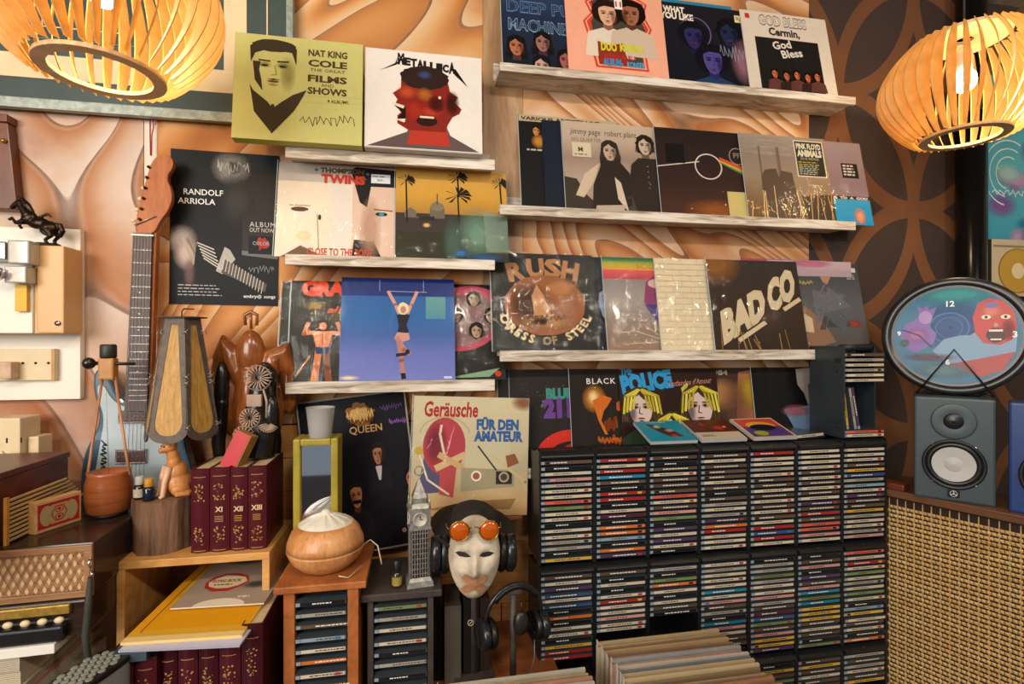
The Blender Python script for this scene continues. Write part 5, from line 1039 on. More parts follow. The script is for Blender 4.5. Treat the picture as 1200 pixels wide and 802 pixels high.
# ------------------------------------------------------------------ sculptures behind the books
dkw = wood('polished_carving', '5a2c14', 'a8622c', (7, 7, 2.5), .22, 1, .05); ebony = plain('ebony', '1a1512', .25, 0, .2, 20, .05)
cs = at(295, 500, 1.44); s0 = (at(295, 545, 1.455).x, 1.462, CZ+.0005)
cv = thing('carved_sculpture', 'tall polished brown carving with three rounded lobes, behind the burgundy volumes', 'sculpture', s0)
figure('carved_body', [('t', [(0, 0, .0), (0, 0, .10), (0, 0, .20), (0, -.004, .30)], [.046, .050, .050, .036]), ('s', (0, -.014, .330), .040, (.9, .65, 1.15)), ('t', [(-.02, 0, .27), (-.050, .0, .325), (-.070, .004, .345), (-.092, .006, .315)], [.024, .026, .024, .014]), ('t', [(.02, 0, .27), (.055, .0, .315), (.080, .004, .330), (.098, .006, .29)], [.026, .030, .027, .016]), ('s', (-.085, .004, .29), .022, (.9, .6, 1.9)), ('s', (.092, .004, .26), .026, (.9, .6, 1.9)), ('s', (-.052, 0, .23), .034, (.8, .7, 1.8)), ('s', (.052, 0, .22), .034, (.8, .7, 1.8)), ('s', (0, -.03, .25), .02, (1, 1, 2.2))], dkw, .003, cv, smooth=3)
figure('dark_left_lobe', [('s', (-.070, -.022, .265), .026, (.75, .7, 2.0)), ('t', [(-.070, -.022, .24), (-.078, -.02, .16), (-.072, -.02, .10)], [.020, .017, .012])], ebony, .0025, cv)
figure('dark_right_lobe', [('s', (.040, -.034, .270), .030, (1.0, .6, 1.5)), ('t', [(.045, -.034, .25), (.062, -.03, .16), (.06, -.03, .08)], [.024, .02, .014])], ebony, .0025, cv)
build(MB().tube([(-.014, -.012, .385), (-.016, -.014, .405), (0, -.014, .411), (.016, -.014, .405), (.014, -.012, .385)], .0042, 8).tube([(0, -.012, .378), (0, -.014, .41)], .0035, 8), 'small_crown', dkw, cv)
cv.scale = (.98, 1, 1.36)
eb = thing('ebony_figure', 'black carved figure overlaid with pale fan-shaped filigree, standing on the burgundy volumes', 'figurine', (at(303, 545, 1.37).x, 1.375, CZ+.194))
figure('black_body', [('t', [(0, 0, 0), (.008, 0, .05), (-.004, 0, .11), (.004, 0, .17), (.01, 0, .205)], [.036, .034, .030, .026, .016]), ('s', (.012, 0, .20), .030, (1, .6, 1)), ('s', (.03, 0, .10), .022, (.8, .8, 2.4)), ('s', (-.022, .0, .04), .024, (1, .8, 1.3))], ebony, .0025, eb)
fil = plain('pale_filigree', 'a58c78', .5, 0, .3, 60, .1)
def fan(cx, cz, r_, a0, a1, n, name='filigree_fan'):
    mb = MB()
    for i in range(n):
        a = math.radians(a0+(a1-a0)*i/(n-1)); b_ = Vector((math.cos(a), 0, math.sin(a))); mb.tube([(cx+b_.x*r_*.2, -.030, cz+b_.z*r_*.2), (cx+b_.x*r_*.7, -.036, cz+b_.z*r_*.7), (cx+b_.x*r_, -.032, cz+b_.z*r_)], [.0008, .0022, .0008], 6)
    mb.tube([(cx+r_*.9*math.cos(math.radians(a0+(a1-a0)*i/16)), -.033, cz+r_*.9*math.sin(math.radians(a0+(a1-a0)*i/16))) for i in range(17)], .0010, 6)
    build(mb, name, fil, eb)
fan(.006, .198, .034, 0, 345, 19); fan(-.012, .100, .026, 30, 375, 17); fan(-.026, .058, .026, 20, 365, 15); fan(.030, .088, .026, 200, 330, 10)
build(MB().cbox(-.019, .016, -.038, -.026, .128, .158, .003).tube([(.018, -.03, .17), (.027, -.034, .14), (.026, -.032, .10)], .003, 6), 'filigree_band', fil, eb)

# ------------------------------------------------------------------ hanging woven lantern
lx = at(212, 450, 1.36).x; lt_ = at(214, 372, 1.34).z; lb = at(214, 519, 1.30).z; LH = lt_-lb
ln = thing('hanging_lantern', 'tapering six-sided lantern of dark frames with woven bamboo panes, hung over the guitar body', 'lantern', (lx, 1.365, lb), (0, 0, .22))
rust = plain('dark_rusty_metal', '5c5148', .6, .35, .3, 60, .3); weave = wood('woven_bamboo', '8c6428', 'c79a4c', (60, 60, 4), .55, 1.0, .4)
NP = 6; Rt, Rb = .036, .074
for k_ in range(NP):
    a = 2*PI*k_/NP+.30; ca_, sa_ = math.cos(a), math.sin(a); wt, wb_ = Rt*math.tan(PI/NP)*.98, Rb*math.tan(PI/NP)*.98
    def P(u, z, off=0):     # u along panel, z height 0..LH
        r_ = Rb+(Rt-Rb)*z/LH+off; return (r_*ca_-u*sa_, r_*sa_+u*ca_, z)
    def outline(m, z0, z1, n=8):
        pts = [(-(wt-m), z1), (wt-m, z1)]
        hw = (wb_-m); zz0 = z0+m; rad = .03
        pts += [(hw, zz0+rad)]+[(hw*math.cos(PI/2*i/n)**.8 if i < n else 0, zz0+rad-rad*math.sin(PI/2*i/n)) for i in range(1, n+1)]
        pts += [(-p_[0], p_[1]) for p_ in pts[-2:1:-1]]
        return pts
    o1 = outline(0, 0, LH); o2 = outline(.013, .004, LH-.018); m_ = min(len(o1), len(o2)); vs = []; fs = []
    for off in (0, -.003):
        for q in range(m_): vs.append(P(*o1[q], off)); vs.append(P(*o2[q], off))
    for q in range(m_):
        r2 = (q+1) % m_; fs += [(2*q, 2*r2, 2*r2+1, 2*q+1), (2*m_+2*q, 2*m_+2*q+1, 2*m_+2*r2+1, 2*m_+2*r2), (2*q, 2*m_+2*q, 2*m_+2*r2, 2*r2), (2*q+1, 2*r2+1, 2*m_+2*r2+1, 2*m_+2*q+1)]
    fo = build(MB().add(vs, fs), 'panel_frame', rust, ln)
    build(MB().add([P(*q, -.0015) for q in o2]+[P(*q, -.0022) for q in o2], [tuple(range(m_)), tuple(range(m_, 2*m_))[::-1]]), 'woven_pane', weave, fo)
    for zf in (.12, .47, .52, .88): 
        u_ = (wb_+(wt-wb_)*zf)
        for s_ in (-1, 1): build(MB().tube([P(u_-.006, LH*zf-.004*s_, .002), P(u_+.004, LH*zf, .005), P(u_+.008, LH*zf+.006*s_, .003)], .0008, 5), 'wire_tie', SILVER, fo)
build(MB().lathe([(.001, LH), (.054, LH-.001), (.054, LH+.002), (.001, LH+.003)], n=6), 'cap_plate', rust, ln)
build(MB().tube([(0, 0, LH), (0, 0, LH+.016), (.004, .004, LH+.022), (0, .158, LH+.03)], .002, 6), 'hanger', rust, ln)

# ------------------------------------------------------------------ electric guitar
gy = 1.455; gb = at(150, 592, gy).z
gt = thing('electric_guitar', 'electric guitar with a pale blue body, white plate and maple headstock, standing against the wall', 'guitar', (at(163, 592, gy).x, gy, gb), (-.03, .012, 0))
def gx(px, py): 
    q = at(px, py, gy); return (q.x-gt.location.x, q.z-gb)
bodyc = plain('steel_blue_lacquer', '3c5668', .25, 0, .1, 8, .02, coat=.5); mapl = wood('maple_headstock', '8a4218', 'b86a2c', (14, 4, 3), .55, 1, .05); fbm = wood('rosewood_board', '3a2a28', '57423e', (10, 4, 2), .5)
def sm(pts, it=2):
    for _ in range(it):
        q = []
        for i in range(len(pts)):
            a, b_ = Vector(pts[i]), Vector(pts[(i+1) % len(pts)]); q += [tuple(a*.75+b_*.25), tuple(a*.25+b_*.75)]
        pts = q
    return pts
ol = [gx(*p_) for p_ in ((104, 436), (114, 432), (124, 445), (136, 468), (150, 474), (176, 476), (192, 468), (206, 470), (214, 490), (212, 515), (222, 545), (232, 590), (222, 640), (180, 668), (140, 668), (104, 640), (94, 600), (92, 560), (96, 530), (110, 505), (113, 485), (104, 460))]
build(MB().prism(sm(ol), .0, .042), 'body', bodyc, gt, bevel=.006)
pg_ = [gx(*p_) for p_ in ((110, 452), (118, 452), (128, 470), (146, 480), (186, 480), (200, 492), (204, 530), (210, 580), (204, 630), (150, 650), (112, 620), (110, 560), (116, 520), (120, 490), (112, 470))]
build(MB().prism(sm(pg_), -.0025, 0), 'pickguard', plain('white_pickguard', 'a9b7bd', .3, 0, .08, 5, .0, coat=.3), gt)
nk = [gx(*p_) for p_ in ((146, 482), (172, 482), (172, 272), (150, 272))]
build(MB().prism([(x, z) for x, z in nk], -.014, -.004), 'fingerboard', fbm, gt)
build(MB().prism([(x*1.0, z) for x, z in [gx(148, 482), gx(174, 482), gx(175, 270), gx(152, 270)]], -.004, .018), 'neck', mapl, gt, bevel=.003)
hd = [gx(*p_) for p_ in ((150, 274), (173, 274), (180, 258), (193, 240), (194, 222), (186, 205), (195, 192), (193, 181), (182, 177), (170, 182), (164, 200), (158, 225), (152, 250))]
build(MB().prism(sm(hd), -.010, .006), 'headstock', mapl, gt, bevel=.002)
x0_, z0_ = gx(149, 478); x1_, z1_ = gx(151, 276); xr0, _ = gx(172, 478); xr1, _ = gx(172, 276)
for i in range(19):
    f_ = 1-2**(-(i+1)/12.); f_ = f_/(1-2**(-20/12.)); z = z1_+(z0_-z1_)*f_*.985; build(MB().box(x1_-.001, xr1+.001, -.0148, -.014, z-.0006, z+.0006), 'fret', SILVER, gt)
for py, q in ((368, 1), (387, 1), (413, 2), (436, 1), (343, 1)):
    for e in ((0,) if q == 1 else (-.007, .007)):
        xx_, z_ = gx(160, py); build(MB().tube([(xx_+e, -.0139, z_), (xx_+e, -.0145, z_)], .0022, 10), 'fret_marker', WHITEP, gt)
for i in range(6):
    xa_, za_ = gx(151+3.6*i, 276); xb_, zb_ = gx(146+5.0*i, 600); build(MB().tube([(xa_, -.016, za_), (xb_, -.013, zb_)], .0005, 5), 'string', SILVER, gt)
    xt, zt_ = gx(157+(166-157)*i/5, 256-12.5*i); build(MB().tube([(xt, -.016, zt_), (xt, -.006, zt_)], .0035, 10), 'tuning_post', DARKM, gt)
    xk, zk = gx(146+(165-146)*i/5, 256-13*i); build(MB().sphere((xk, -.001, zk), .0062, 12, 8, (1, .6, .8)), 'tuning_peg', plain('ivory_peg', 'e0c48c', .35, 0, .05, 20, 0), gt)
xn, zn = gx(161, 275); build(MB().box(xn-.026, xn+.026, -.016, -.010, zn-.002, zn+.002), 'nut', WHITEP, gt)
build(MB().tube([gx(151, 263)[:1]+(-.014,)+gx(151, 263)[1:], gx(176, 252)[:1]+(-.014,)+gx(176, 252)[1:]], .0015, 6), 'string_tree', SILVER, gt)
for (pa, pb_) in (((139, 483), (170, 494)), ((137, 529), (170, 541))):
    a, b_ = gx(*pa), gx(*pb_); pk = build(MB().cbox(a[0], b_[0], -.009, -.002, b_[1], a[1], .002), 'pickup', plain('pickup_maroon', '4a2a2c', .35), gt)
    mb = MB(); mb.tube([(a[0]-.002, -.008, b_[1]-.002), (b_[0]+.002, -.008, b_[1]-.002), (b_[0]+.002, -.008, a[1]+.002), (a[0]-.002, -.008, a[1]+.002)], .0024, 6, closed=True)
    for i in range(6): x = a[0]+(b_[0]-a[0])*(i+.5)/6; z = (a[1]+b_[1])/2; mb.tube([(x, -.009, z), (x, -.0105, z)], .0018, 8)
    build(mb, 'pickup_trim', SILVER, pk)
A = Art(.05, .10); A.scrawl(.45, .1, .8, .6, '25292c', .05, 22, PI/2*.96)
vs_, fs_, cs_ = A.items[0]; mb = MB(); mb.color('25292c'); x_, z_ = gx(113, 556); mb.add([(x_+u*.03, -.0027, z_+v*.09) for u, v in vs_], fs_); build(mb, 'signature', PM, gt)
x_, z_ = gx(178, 246); mb = MB().color('3a2014'); vs, fs = glyphs('guitar', 0, .3); mb.add([(x_+(vx*.98-vy*.1)*.014-.012, -.0103, z_+(vy*.9+vx*.3)*.014) for vx, vy in vs], fs)
x_, z_ = gx(208, 560)
for i in range(3): build(MB().lathe([(.009, 0), (.008, .009), (.006, .011)], n=16), 'control_knob', BLACKP, gt, (x_+.004*i, -.003, z_-.03*i), (PI/2, 0, 0))
# red ribbon
rbp = at(174, 160, 1.50)
tag(build(MB().tube([(-.003, 0, .058), (-.002, -.002, .0), (-.002, .0, -.045)], .0016, 6).tube([(.004, 0, .056), (.006, -.002, .03), (.001, .0, .01), (.0, 0, -.045)], .0016, 6).sphere((.001, -.002, .056), .006, 8, 6).tube([(.004, 0, .056), (.012, -.002, .046), (.01, -.001, .036)], .0012, 6), 'ribbon', plain('red_ribbon', 'a83038', .5), None, (rbp.x, 1.515, rbp.z)), 'thin red ribbon tied at the frame above the guitar headstock', 'ribbon')

# ------------------------------------------------------------------ squeezebox, left foreground
HZ = 1.1
hc = atz(117, 636, HZ); hm = thing('squeezebox', 'old wooden reed instrument with a lattice grille and a row of ivory buttons, lower left', 'instrument', (hc.x-.012, hc.y, HZ-.175), (0, 0, math.radians(3)))
W = .52; D = .30; bodyw = wood('grille_wood', '7a5234', 'a87c52', (3, 20, 20), .45, 1, .2); darkw = wood('dark_polished_wood', '1f1712', '3c2a20', (2, 14, 14), .22, 1, .05)
build(MB().cbox(-W, 0, .004, D, .072, .175, .003), 'case', darkw, hm)
for x0, x1, z0, z1 in ((-W, 0, .160, .173), (-W, 0, .070, .083), (-.014, 0, .083, .160), (-W, -W+.014, .083, .160)): build(MB().cbox(x0, x1, -.004, .0035, z0, z1, .0015), 'grille_frame', bodyw, hm)
mb = MB(); cell = .0155
lat = wood('lattice_wood', 'c79c6c', 'e0bd90', (9, 9, 9), .5)
import itertools
def bar(x0, z0, x1, z1):
    dx, dz = x1-x0, z1-z0; l = math.hypot(dx, dz); nx_, nz2 = -dz/l*.0014, dx/l*.0014
    mb.add([(x0+nx_, -.001, z0+nz2), (x0-nx_, -.001, z0-nz2), (x1-nx_, -.001, z1-nz2), (x1+nx_, -.001, z1+nz2), (x0+nx_, .003, z0+nz2), (x0-nx_, .003, z0-nz2), (x1-nx_, .003, z1-nz2), (x1+nx_, .003, z1+nz2)], [(0, 1, 2, 3), (0, 4, 5, 1), (2, 6, 7, 3)])
x = -.5
while x < -.02:
    xe_ = min(x+.036, -.014); q = (xe_-x)/.036
    bar(x, .083, xe_, .083+.077*q); bar(x, .160, xe_, .160-.077*q); x += .0145
build(mb, 'lattice', bodyw, hm); build(MB().box(-.506, -.014, .0031, .0037, .083, .160), 'speaker_cloth', lat, hm)
build(MB().cbox(-W, -.03, -.02, .0, .048, .066, .002), 'brass_strip', plain('engraved_brass', 'a88a3c', .4, .5, .35, 90, .4), hm)
build(MB().cbox(-W, -.005, -.012, D-.03, 0, .069, .004), 'keyboard_base', darkw, hm)
build(MB().cbox(-W, -.035, -.03, -.0125, .0, .030, .005), 'front_rail', plain('black_lacquer', '1a1c20', .2), hm)
ivory = plain('ivory_button', 'd6c096', .3, 0, .06, 20, 0)
for i in range(15): build(MB().sphere((0, 0, 0), .0085, 14, 8, (1, .6, .75)), 'button', ivory, hm, (-.045-.0275*i, -.023, .039))
sc_ = build(MB().tube([(0, 0, 0), (.002, -.004, .012), (-.002, -.004, .02), (0, 0, .03)], .0025, 8).tube([(-.003, 0, -.008), (.004, -.002, -.002), (0, 0, .002)], .003, 8), 'strap_clip', CHROME, hm, (.002, -.012, .120))
build(MB().tube([(.0, -.01, .11), (.0, -.016, .06), (-.004, -.018, .0), (.001, -.02, -.045), (.006, -.012, -.075), (.014, 0, -.085)], [.004, .0065, .0065, .006, .005, .004], 8), 'strap', plain('olive_strap', '33362c', .7), hm)
# things under it: white book, magazines
hx, hy = hc.x, hc.y
zt_ = HZ-.176; zc_ = zt_
stk = [('white hardback book under the squeezebox', 'e0ddd4', .018, .34, -.028), ('topmost of the cream magazines under the white book', 'b8ae98', .030, .24, -.088), ('second of the cream magazines under the white book', 'c0b49a', .026, .30, -.089), ('third of the cream magazines, above the pink-edged one', 'b0a488', .012, .28, -.082), ('pink-edged magazine near the bottom of the pile', 'b88c84', .010, .30, -.081), ('lowest pale magazine of the pile at the left edge', 'c0b8a4', .02, .30, -.083), ('broad cream book that carries the pile of magazines', 'b0a890', .08, .30, -.06)]
for i, (lb_, c_, h_, wd_, xo) in enumerate(stk):
    A = Art(.6, .2)
    zc_ -= h_+.0005
    if i == len(stk)-1: h_ = zc_+h_-TTOP-.0006; zc_ = TTOP+.0004
    mb = MB(); mb.color(c_)
    mb.cbox(-.52, 0, 0, .25, 0, h_, .0012); mb.color('6a6258')
    for q in range(max(1, int(h_/.0035))): mb.box(-.515, -.002, -.0004, 0, .0022+q*.0035, .0026+q*.0035) if i else None
    o = build(mb, 'book' if i in (0, 6) else 'magazine', PM, None, (hx+xo-.03, hy-.035+.004*(i % 3), zc_), (0, 0, math.radians(3-(i % 3)))); tag(o, lb_, 'book' if i in (0, 6) else 'magazine', None if i in (0, 6) else 'magazines piled under the squeezebox')
# round-ended container with honeycomb lid
bq = at(108, 790, 1.02); lz = 1.5-.565
ct = thing('storage_tub', 'grey plastic tub with a black honeycomb lid, beside the squeezebox strap', 'tub', (bq.x-.022, 1.05, TTOP+.0005), (0, 0, math.radians(-18)))
def oval(rx, ry, n=36, ex_=.5): return [((abs(math.cos(2*PI*i/n))**ex_)*math.copysign(rx, math.cos(2*PI*i/n)), (abs(math.sin(2*PI*i/n))**ex_)*math.copysign(ry, math.sin(2*PI*i/n))) for i in range(n)]
hT = lz-TTOP-.03
build(MB().prismz(oval(.046, .085), 0, hT-.012), 'tub_body', plain('smoky_plastic', '8c9498', .3, 0, .1, 10, .02), ct, bevel=.002)
ld_ = build(MB().prismz(oval(.049, .088), hT-.0115, hT), 'lid', BLACKP, ct, bevel=.002)
hexm = plain('translucent_cell', '868a80', .35, 0, .1, 10, .02); hm_ = MB().lathe([(.0085, 0), (.0085, .0012), (.0075, .0018)], n=6, smooth=False).mesh('cell', hexm)
for j in range(-5, 6):
    for i in range(-2, 3):
        x = i*.0185+(.00925 if j % 2 else 0)-.002; y = j*.0158
        if (abs(x)/.040)**3+(abs(y)/.078)**3 < 1: link('cell', hm_, ld_, (x, y, hT))
ct.scale = (.76, .76, 1)
# ---- on top of the squeezebox
ek = Vector((0, 0, 0)); p0 = atz(128, 603, HZ)
et = thing('ektara', 'one-stringed folk instrument with a brown cup-shaped body and two slender arms', 'instrument', (p0.x, p0.y, HZ+.0005))
gourd = wood('turned_brown_wood', '7a3c1c', 'a85c2e', (2, 2, 26), .3, 1, .08)
build(MB().lathe([(.036, .006), (.043, .012), (.0465, .04), (.0455, .075), (.041, .094), (.043, .100), (.040, .101), (.034, .092), (.001, .088)], n=40), 'cup_body', gourd, et)
build(MB().lathe([(.034, 0), (.036, .002), (.036, .0075), (.034, .008)], n=32), 'foot', BLACKP, et)
topz = (at(128, 420, p0.y).z-HZ); tx_ = at(127, 420, p0.y).x-p0.x
arm = wood('bamboo_arm', '8a5230', 'c08a5c', (20, 20, 2), .4)
build(MB().tube([(-.042, -.006, .03), (-.040, -.006, .10), (tx_-.010, 0, topz-.03)], [.0032, .003, .0028], 8), 'arm', arm, et); build(MB().tube([(.046, -.006, .09), (.038, -.006, .14), (tx_+.012, 0, topz-.03)], [.0032, .003, .0028], 8), 'arm', arm, et)
hb_ = build(MB().cbox(tx_-.016, tx_+.016, -.012, .012, topz-.05, topz, .004), 'neck_block', plain('honey_wood', 'b07830', .4, 0, .15, 40, .05), et)
build(MB().lathe([(.015, 0), (.0165, .004), (.0165, .028), (.014, .032)], (tx_, 0, topz), 20), 'black_cap', plain('black_wood', '22221f', .5), et)
build(MB().tube([(tx_-.03, 0, topz-.012), (tx_+.055, 0, topz-.014)], [.0045, .0035], 10).sphere((tx_-.040, 0, topz-.012), .0135, 16, 12), 'tuning_key', ebony, et)
build(MB().tube([(tx_, -.01, topz-.04), (0, -.002, .09)], .0006, 5), 'string', SILVER, et)
q0 = atz(41, 628, HZ); q1 = atz(96, 610, HZ); dq = (q1-q0); aq = math.atan2(dq.y, dq.x)
cd_ = thing('playing_card_box', 'pale wooden card case with a red and gold patterned face, on the squeezebox', 'card box', (q0.x, q0.y, HZ+.0005), (0, 0, aq))
build(MB().cbox(0, .092, 0, .020, 0, .066, .0015), 'case', wood('pale_box_wood', 'c08c50', 'dcb07c', (6, 20, 20), .4), cd_)
A = Art(.082, .056); A.rect(0, 0, 1, 1, 'a82428'); A.ell(.2, .5, .16, .38, 'a89468'); A.ell(.8, .5, .16, .38, 'a89468'); A.rect(.3, .14, .7, .86, 'a89468'); A.ring(.5, .5, .2, .34, .03, 'a82428', n=6); A.ell(.5, .65, .1, .13, 'a82428'); A.ell(.5, .35, .1, .13, 'a82428'); A.ring(.5, .65, .07, .09, .02, 'c8b48a'); A.ring(.5, .35, .07, .09, .02, 'c8b48a'); A.rect(0, 0, 1, .03, 'c8b48a'); A.rect(0, .97, 1, 1, 'c8b48a')
link('printed_face', card_mesh(A, .0006, 'a82428', None, 'printed_face', PM), cd_, (.005, -.0007, .005))
rw = wood('mahogany_panel', '3c1a12', '6a3020', (2, 10, 14), .35, 1, .08)
bp_ = atz(98, 598, HZ)
bx_ = thing('wooden_box', 'dark mahogany box running back towards the wall, behind the slatted rack', 'box', (bp_.x-.186, bp_.y-.43, HZ+.0005), (0, 0, 0))
build(MB().cbox(0, .16, 0, .42, 0, .128, .002), 'box_body', rw, bx_); build(MB().cbox(-.003, .163, -.003, .423, .129, .142, .002), 'lid', rw, bx_)
lr = thing('slatted_rack', 'small rack of pale bamboo slats leaning against the mahogany box', 'rack', (bp_.x-.014, 1.165, HZ+.0005), (-.0, 0, PI/2))
slw = wood('bamboo_slat', 'a8844c', 'd4b67c', (4, 20, 20), .5)
build(MB().cbox(-.004, .004, -.006, 0, 0, .094, .001), 'end_post', plain('orange_wood', 'c88a3c', .4), lr)
for i in range(10): build(MB().cbox(.005, .235-.010*abs(i-3), -.004, 0, .004+i*.0088, .0088+i*.0088, .0008), 'slat', slw, lr)

# ------------------------------------------------------------------ wall fittings on the left
wbd = at(0, 470, 1.50); wz1 = at(94, 268, 1.50).z; wx1 = at(94, 400, 1.51).x
tag(build(MB().cbox(-1.75, wx1, WY-.02, WY-.0005, wbd.z, wz1, .002), 'mounting_board', plain('off_white_board', 'e6ded0', .55, 0, .06, 6, .05), None), 'off-white board on the left wall carrying the meter box and socket', 'board')
mx = thing('meter_box', 'beige electrical meter box with a yellow tag under the horse figurine', 'meter box', (-1.75, 1.44, at(60, 391, 1.44).z))
mh = at(60, 288, 1.44).z-mx.location.z; mw = at(76, 340, 1.44).x+1.75; l1 = at(44, 340, 1.44).x+1.75; l2 = at(38, 340, 1.44).x+1.75
beige = plain('beige_enamel', 'd0a46c', .4, 0, .06, 6, .02); 
build(MB().cbox(0, l2, 0, WY-.0205-1.44, 0, mh, .003), 'side_case', plain('white_enamel', 'dfdccf', .4, 0, .05, 6, .02), mx); build(MB().cbox(l1, mw, -.004, WY-.0205-1.44, .0, mh, .004), 'door', beige, mx); build(MB().cbox(l2+.0005, l1-.0005, .006, .05, 0, mh, .001), 'hinge_strip', beige, mx)
build(MB().tube([(mw-.012, -.004, .025), (mw-.012, -.008, .025)], .006, 14), 'key_hole', CHROME, mx); 
yz = at(26, 365, 1.43).z-mx.location.z; yx = at(18, 340, 1.43).x+1.75; yx2 = at(32, 340, 1.43).x+1.75; yz2 = at(26, 334, 1.43).z-mx.location.z
build(MB().cbox(yx, yx2, -.012, -.002, yz, yz2, .001), 'yellow_tag', plain('yellow_tag', 'd8a824', .5, 0, .06, 20, .0), mx)
mt = thing('meter_switch', 'chrome and clear plastic meter fittings projecting from the beige box', 'meter', (mx.location.x, 1.40, mx.location.z))
zf = lambda py: at(20, py, 1.41).z-mx.location.z; xf = lambda px: at(px, 340, 1.41).x+1.75
clr = plain('smoked_clear_plastic', 'b7b2ac', .1, .4, .12, 30, .05)
build(MB().cbox(xf(12), xf(38), 0, .038, zf(310), zf(282), .004), 'upper_block', clr, mt); build(MB().cbox(xf(7), xf(33), .004, .038, zf(332), zf(312), .003), 'lower_block', clr, mt); build(MB().cbox(xf(-30), xf(9), .002, .038, zf(306), zf(284), .004), 'left_block', CHROME, mt); build(MB().lathe([(.014, 0), (.016, .004), (.016, .02), (.012, .024)], n=20), 'dial', CHROME, mt, (xf(1), .006, zf(322)), (PI/2, 0, 0))
# socket
sz0 = at(30, 446, 1.5).z; sz1 = at(30, 409, 1.5).z; sxa = at(-40, 430, 1.5).x; sxb = at(66, 430, 1.5).x
so = thing('wall_socket', 'cream double wall socket with a plug in it, left edge', 'socket', (sxa, 1.495, sz0))
build(MB().cbox(0, sxb-sxa, 0, WY-.0205-1.495, 0, sz1-sz0, .002), 'plate', CREAMP, so); build(MB().cbox(sxb-sxa-.008, sxb-sxa, -.001, .0, 0, sz1-sz0, .0005), 'side_trim', plain('tan_trim', 'c08c50', .5), so)
for px in (27, 42, 57): build(MB().tube([(0, 0, 0), (0, -.0015, 0)], .003, 10), 'screw', DARKM, so, (at(px, 425, 1.495).x-sxa, 0, (sz1-sz0)*.55))
build(MB().cbox(at(3, 425, 1.49).x-sxa, at(22, 425, 1.49).x-sxa, -.03, -.0005, .006, (sz1-sz0)*.6, .004), 'plug', plain('beige_plug', 'c8a888', .5), so)
# power adapter
pa_ = at(-20, 552, 1.40); paz1 = at(14, 492, 1.40).z
ad = thing('power_strip', 'cream plastic extension block with cables behind the mahogany box', 'power strip', (pa_.x, 1.425, HZ+.02))
hA = paz1-HZ-.02; build(MB().cbox(0, at(14, 520, 1.40).x-pa_.x, 0, .07, 0, hA, .004), 'block', CREAMP, ad); build(MB().cbox(at(16, 520, 1.40).x-pa_.x, at(29, 520, 1.40).x-pa_.x, .02, .07, 0, hA*.75, .003), 'adapter', CREAMP, ad)
build(MB().tube([(.02, -.004, hA*.6), (.05, -.012, hA*.35), (.085, -.012, .02), (.10, 0, -.015)], .004, 8), 'cable', WHITEP, ad)
for q in range(4): build(MB().box(.03+(q % 2)*.03, .033+(q % 2)*.03, -.0012, 0, hA*(.3+.4*(q//2)), hA*(.3+.4*(q//2))+.012), 'slot', DARKM, ad)
# horse figurine on the meter box
hz = mx.location.z+mh
bronze = plain('dark_bronze', '2c2018', .3, .8, .4, 50, .25)
hs = figure('horse_figurine', [('s', (.024, 0, .040), .0185, (1.15, .8, 1.05)), ('s', (.002, 0, .052), .0165, (1.5, .75, .9)), ('s', (-.018, 0, .064), .016, (1.1, .8, 1.1)),
    ('t', [(-.020, 0, .070), (-.033, 0, .090), (-.038, 0, .104)], [.013, .010, .0085]), ('t', [(-.036, 0, .104), (-.050, 0, .094), (-.057, 0, .086)], [.0085, .0065, .005]),
    ('t', [(.028, .008, .034), (.040, .009, .022), (.030, .009, .010), (.034, .009, .001)], [.011, .006, .004, .005]), ('t', [(.026, -.008, .034), (.034, -.010, .020), (.022, -.010, .010), (.026, -.010, .001)], [.011, .006, .004, .005]),
    ('t', [(-.022, .008, .058), (-.040, .009, .062), (-.046, .009, .046), (-.040, .009, .040)], [.008, .005, .0035, .004]), ('t', [(-.024, -.008, .054), (-.042, -.009, .050), (-.050, -.009, .062), (-.056, -.009, .056)], [.008, .005, .0035, .004]),
    ('t', [(.036, 0, .052), (.048, 0, .050), (.054, 0, .034), (.050, 0, .018)], [.004, .006, .006, .002]), ('t', [(-.034, 0, .112), (-.022, 0, .096), (-.010, 0, .078)], [.004, .007, .004]),
    ('t', [(-.036, .004, .108), (-.038, .005, .118)], [.003, .001]), ('t', [(-.036, -.004, .108), (-.038, -.005, .118)], [.003, .001]), ('t', [(.0, 0, .066), (.022, 0, .076), (.03, 0, .068)], [.003, .004, .002])],
    bronze, .0014, None, (at(42, 283, 1.455).x, 1.462, hz+.006), (0, 0, 0), 2); tag(hs, 'dark bronze rearing horse figurine standing on the meter box', 'figurine')
build(MB().lathe([(.001, -.005), (.038, -.005), (.038, 0), (.030, .003), (.001, .004)], (.012, 0, 0), 20, sy=.5), 'base', bronze, hs)
# dark wooden clock case at the far left edge
wa = at(22, 245, 1.49); wcz1 = at(8, 128, 1.49).z
wc = thing('hanging_cabinet', 'dark red-brown wooden case hanging at the upper left edge', 'wooden case', (-1.6, 1.50, wa.z))
build(MB().prism([(0, 0), (at(20, 245, 1.50).x+1.6, .0), (at(9, 145, 1.50).x+1.6, wcz1-wa.z-.03), (0, wcz1-wa.z-.03)], 0, WY-1.5005), 'case', wood('case_wood', '4a2418', '74402a', (4, 4, 2), .3), wc, bevel=.003)
build(MB().cbox(0, at(10, 130, 1.50).x+1.6, -.006, WY-1.5005, wcz1-wa.z-.0295, wcz1-wa.z-.01, .002), 'cornice', MATS['case_wood'], wc)
build(MB().sphere((at(2, 164, 1.49).x+1.6, -.004, at(2, 164, 1.49).z-wc.location.z), .006, 12, 8), 'brass_knob', plain('brass', 'b8923c', .3, .9), wc)

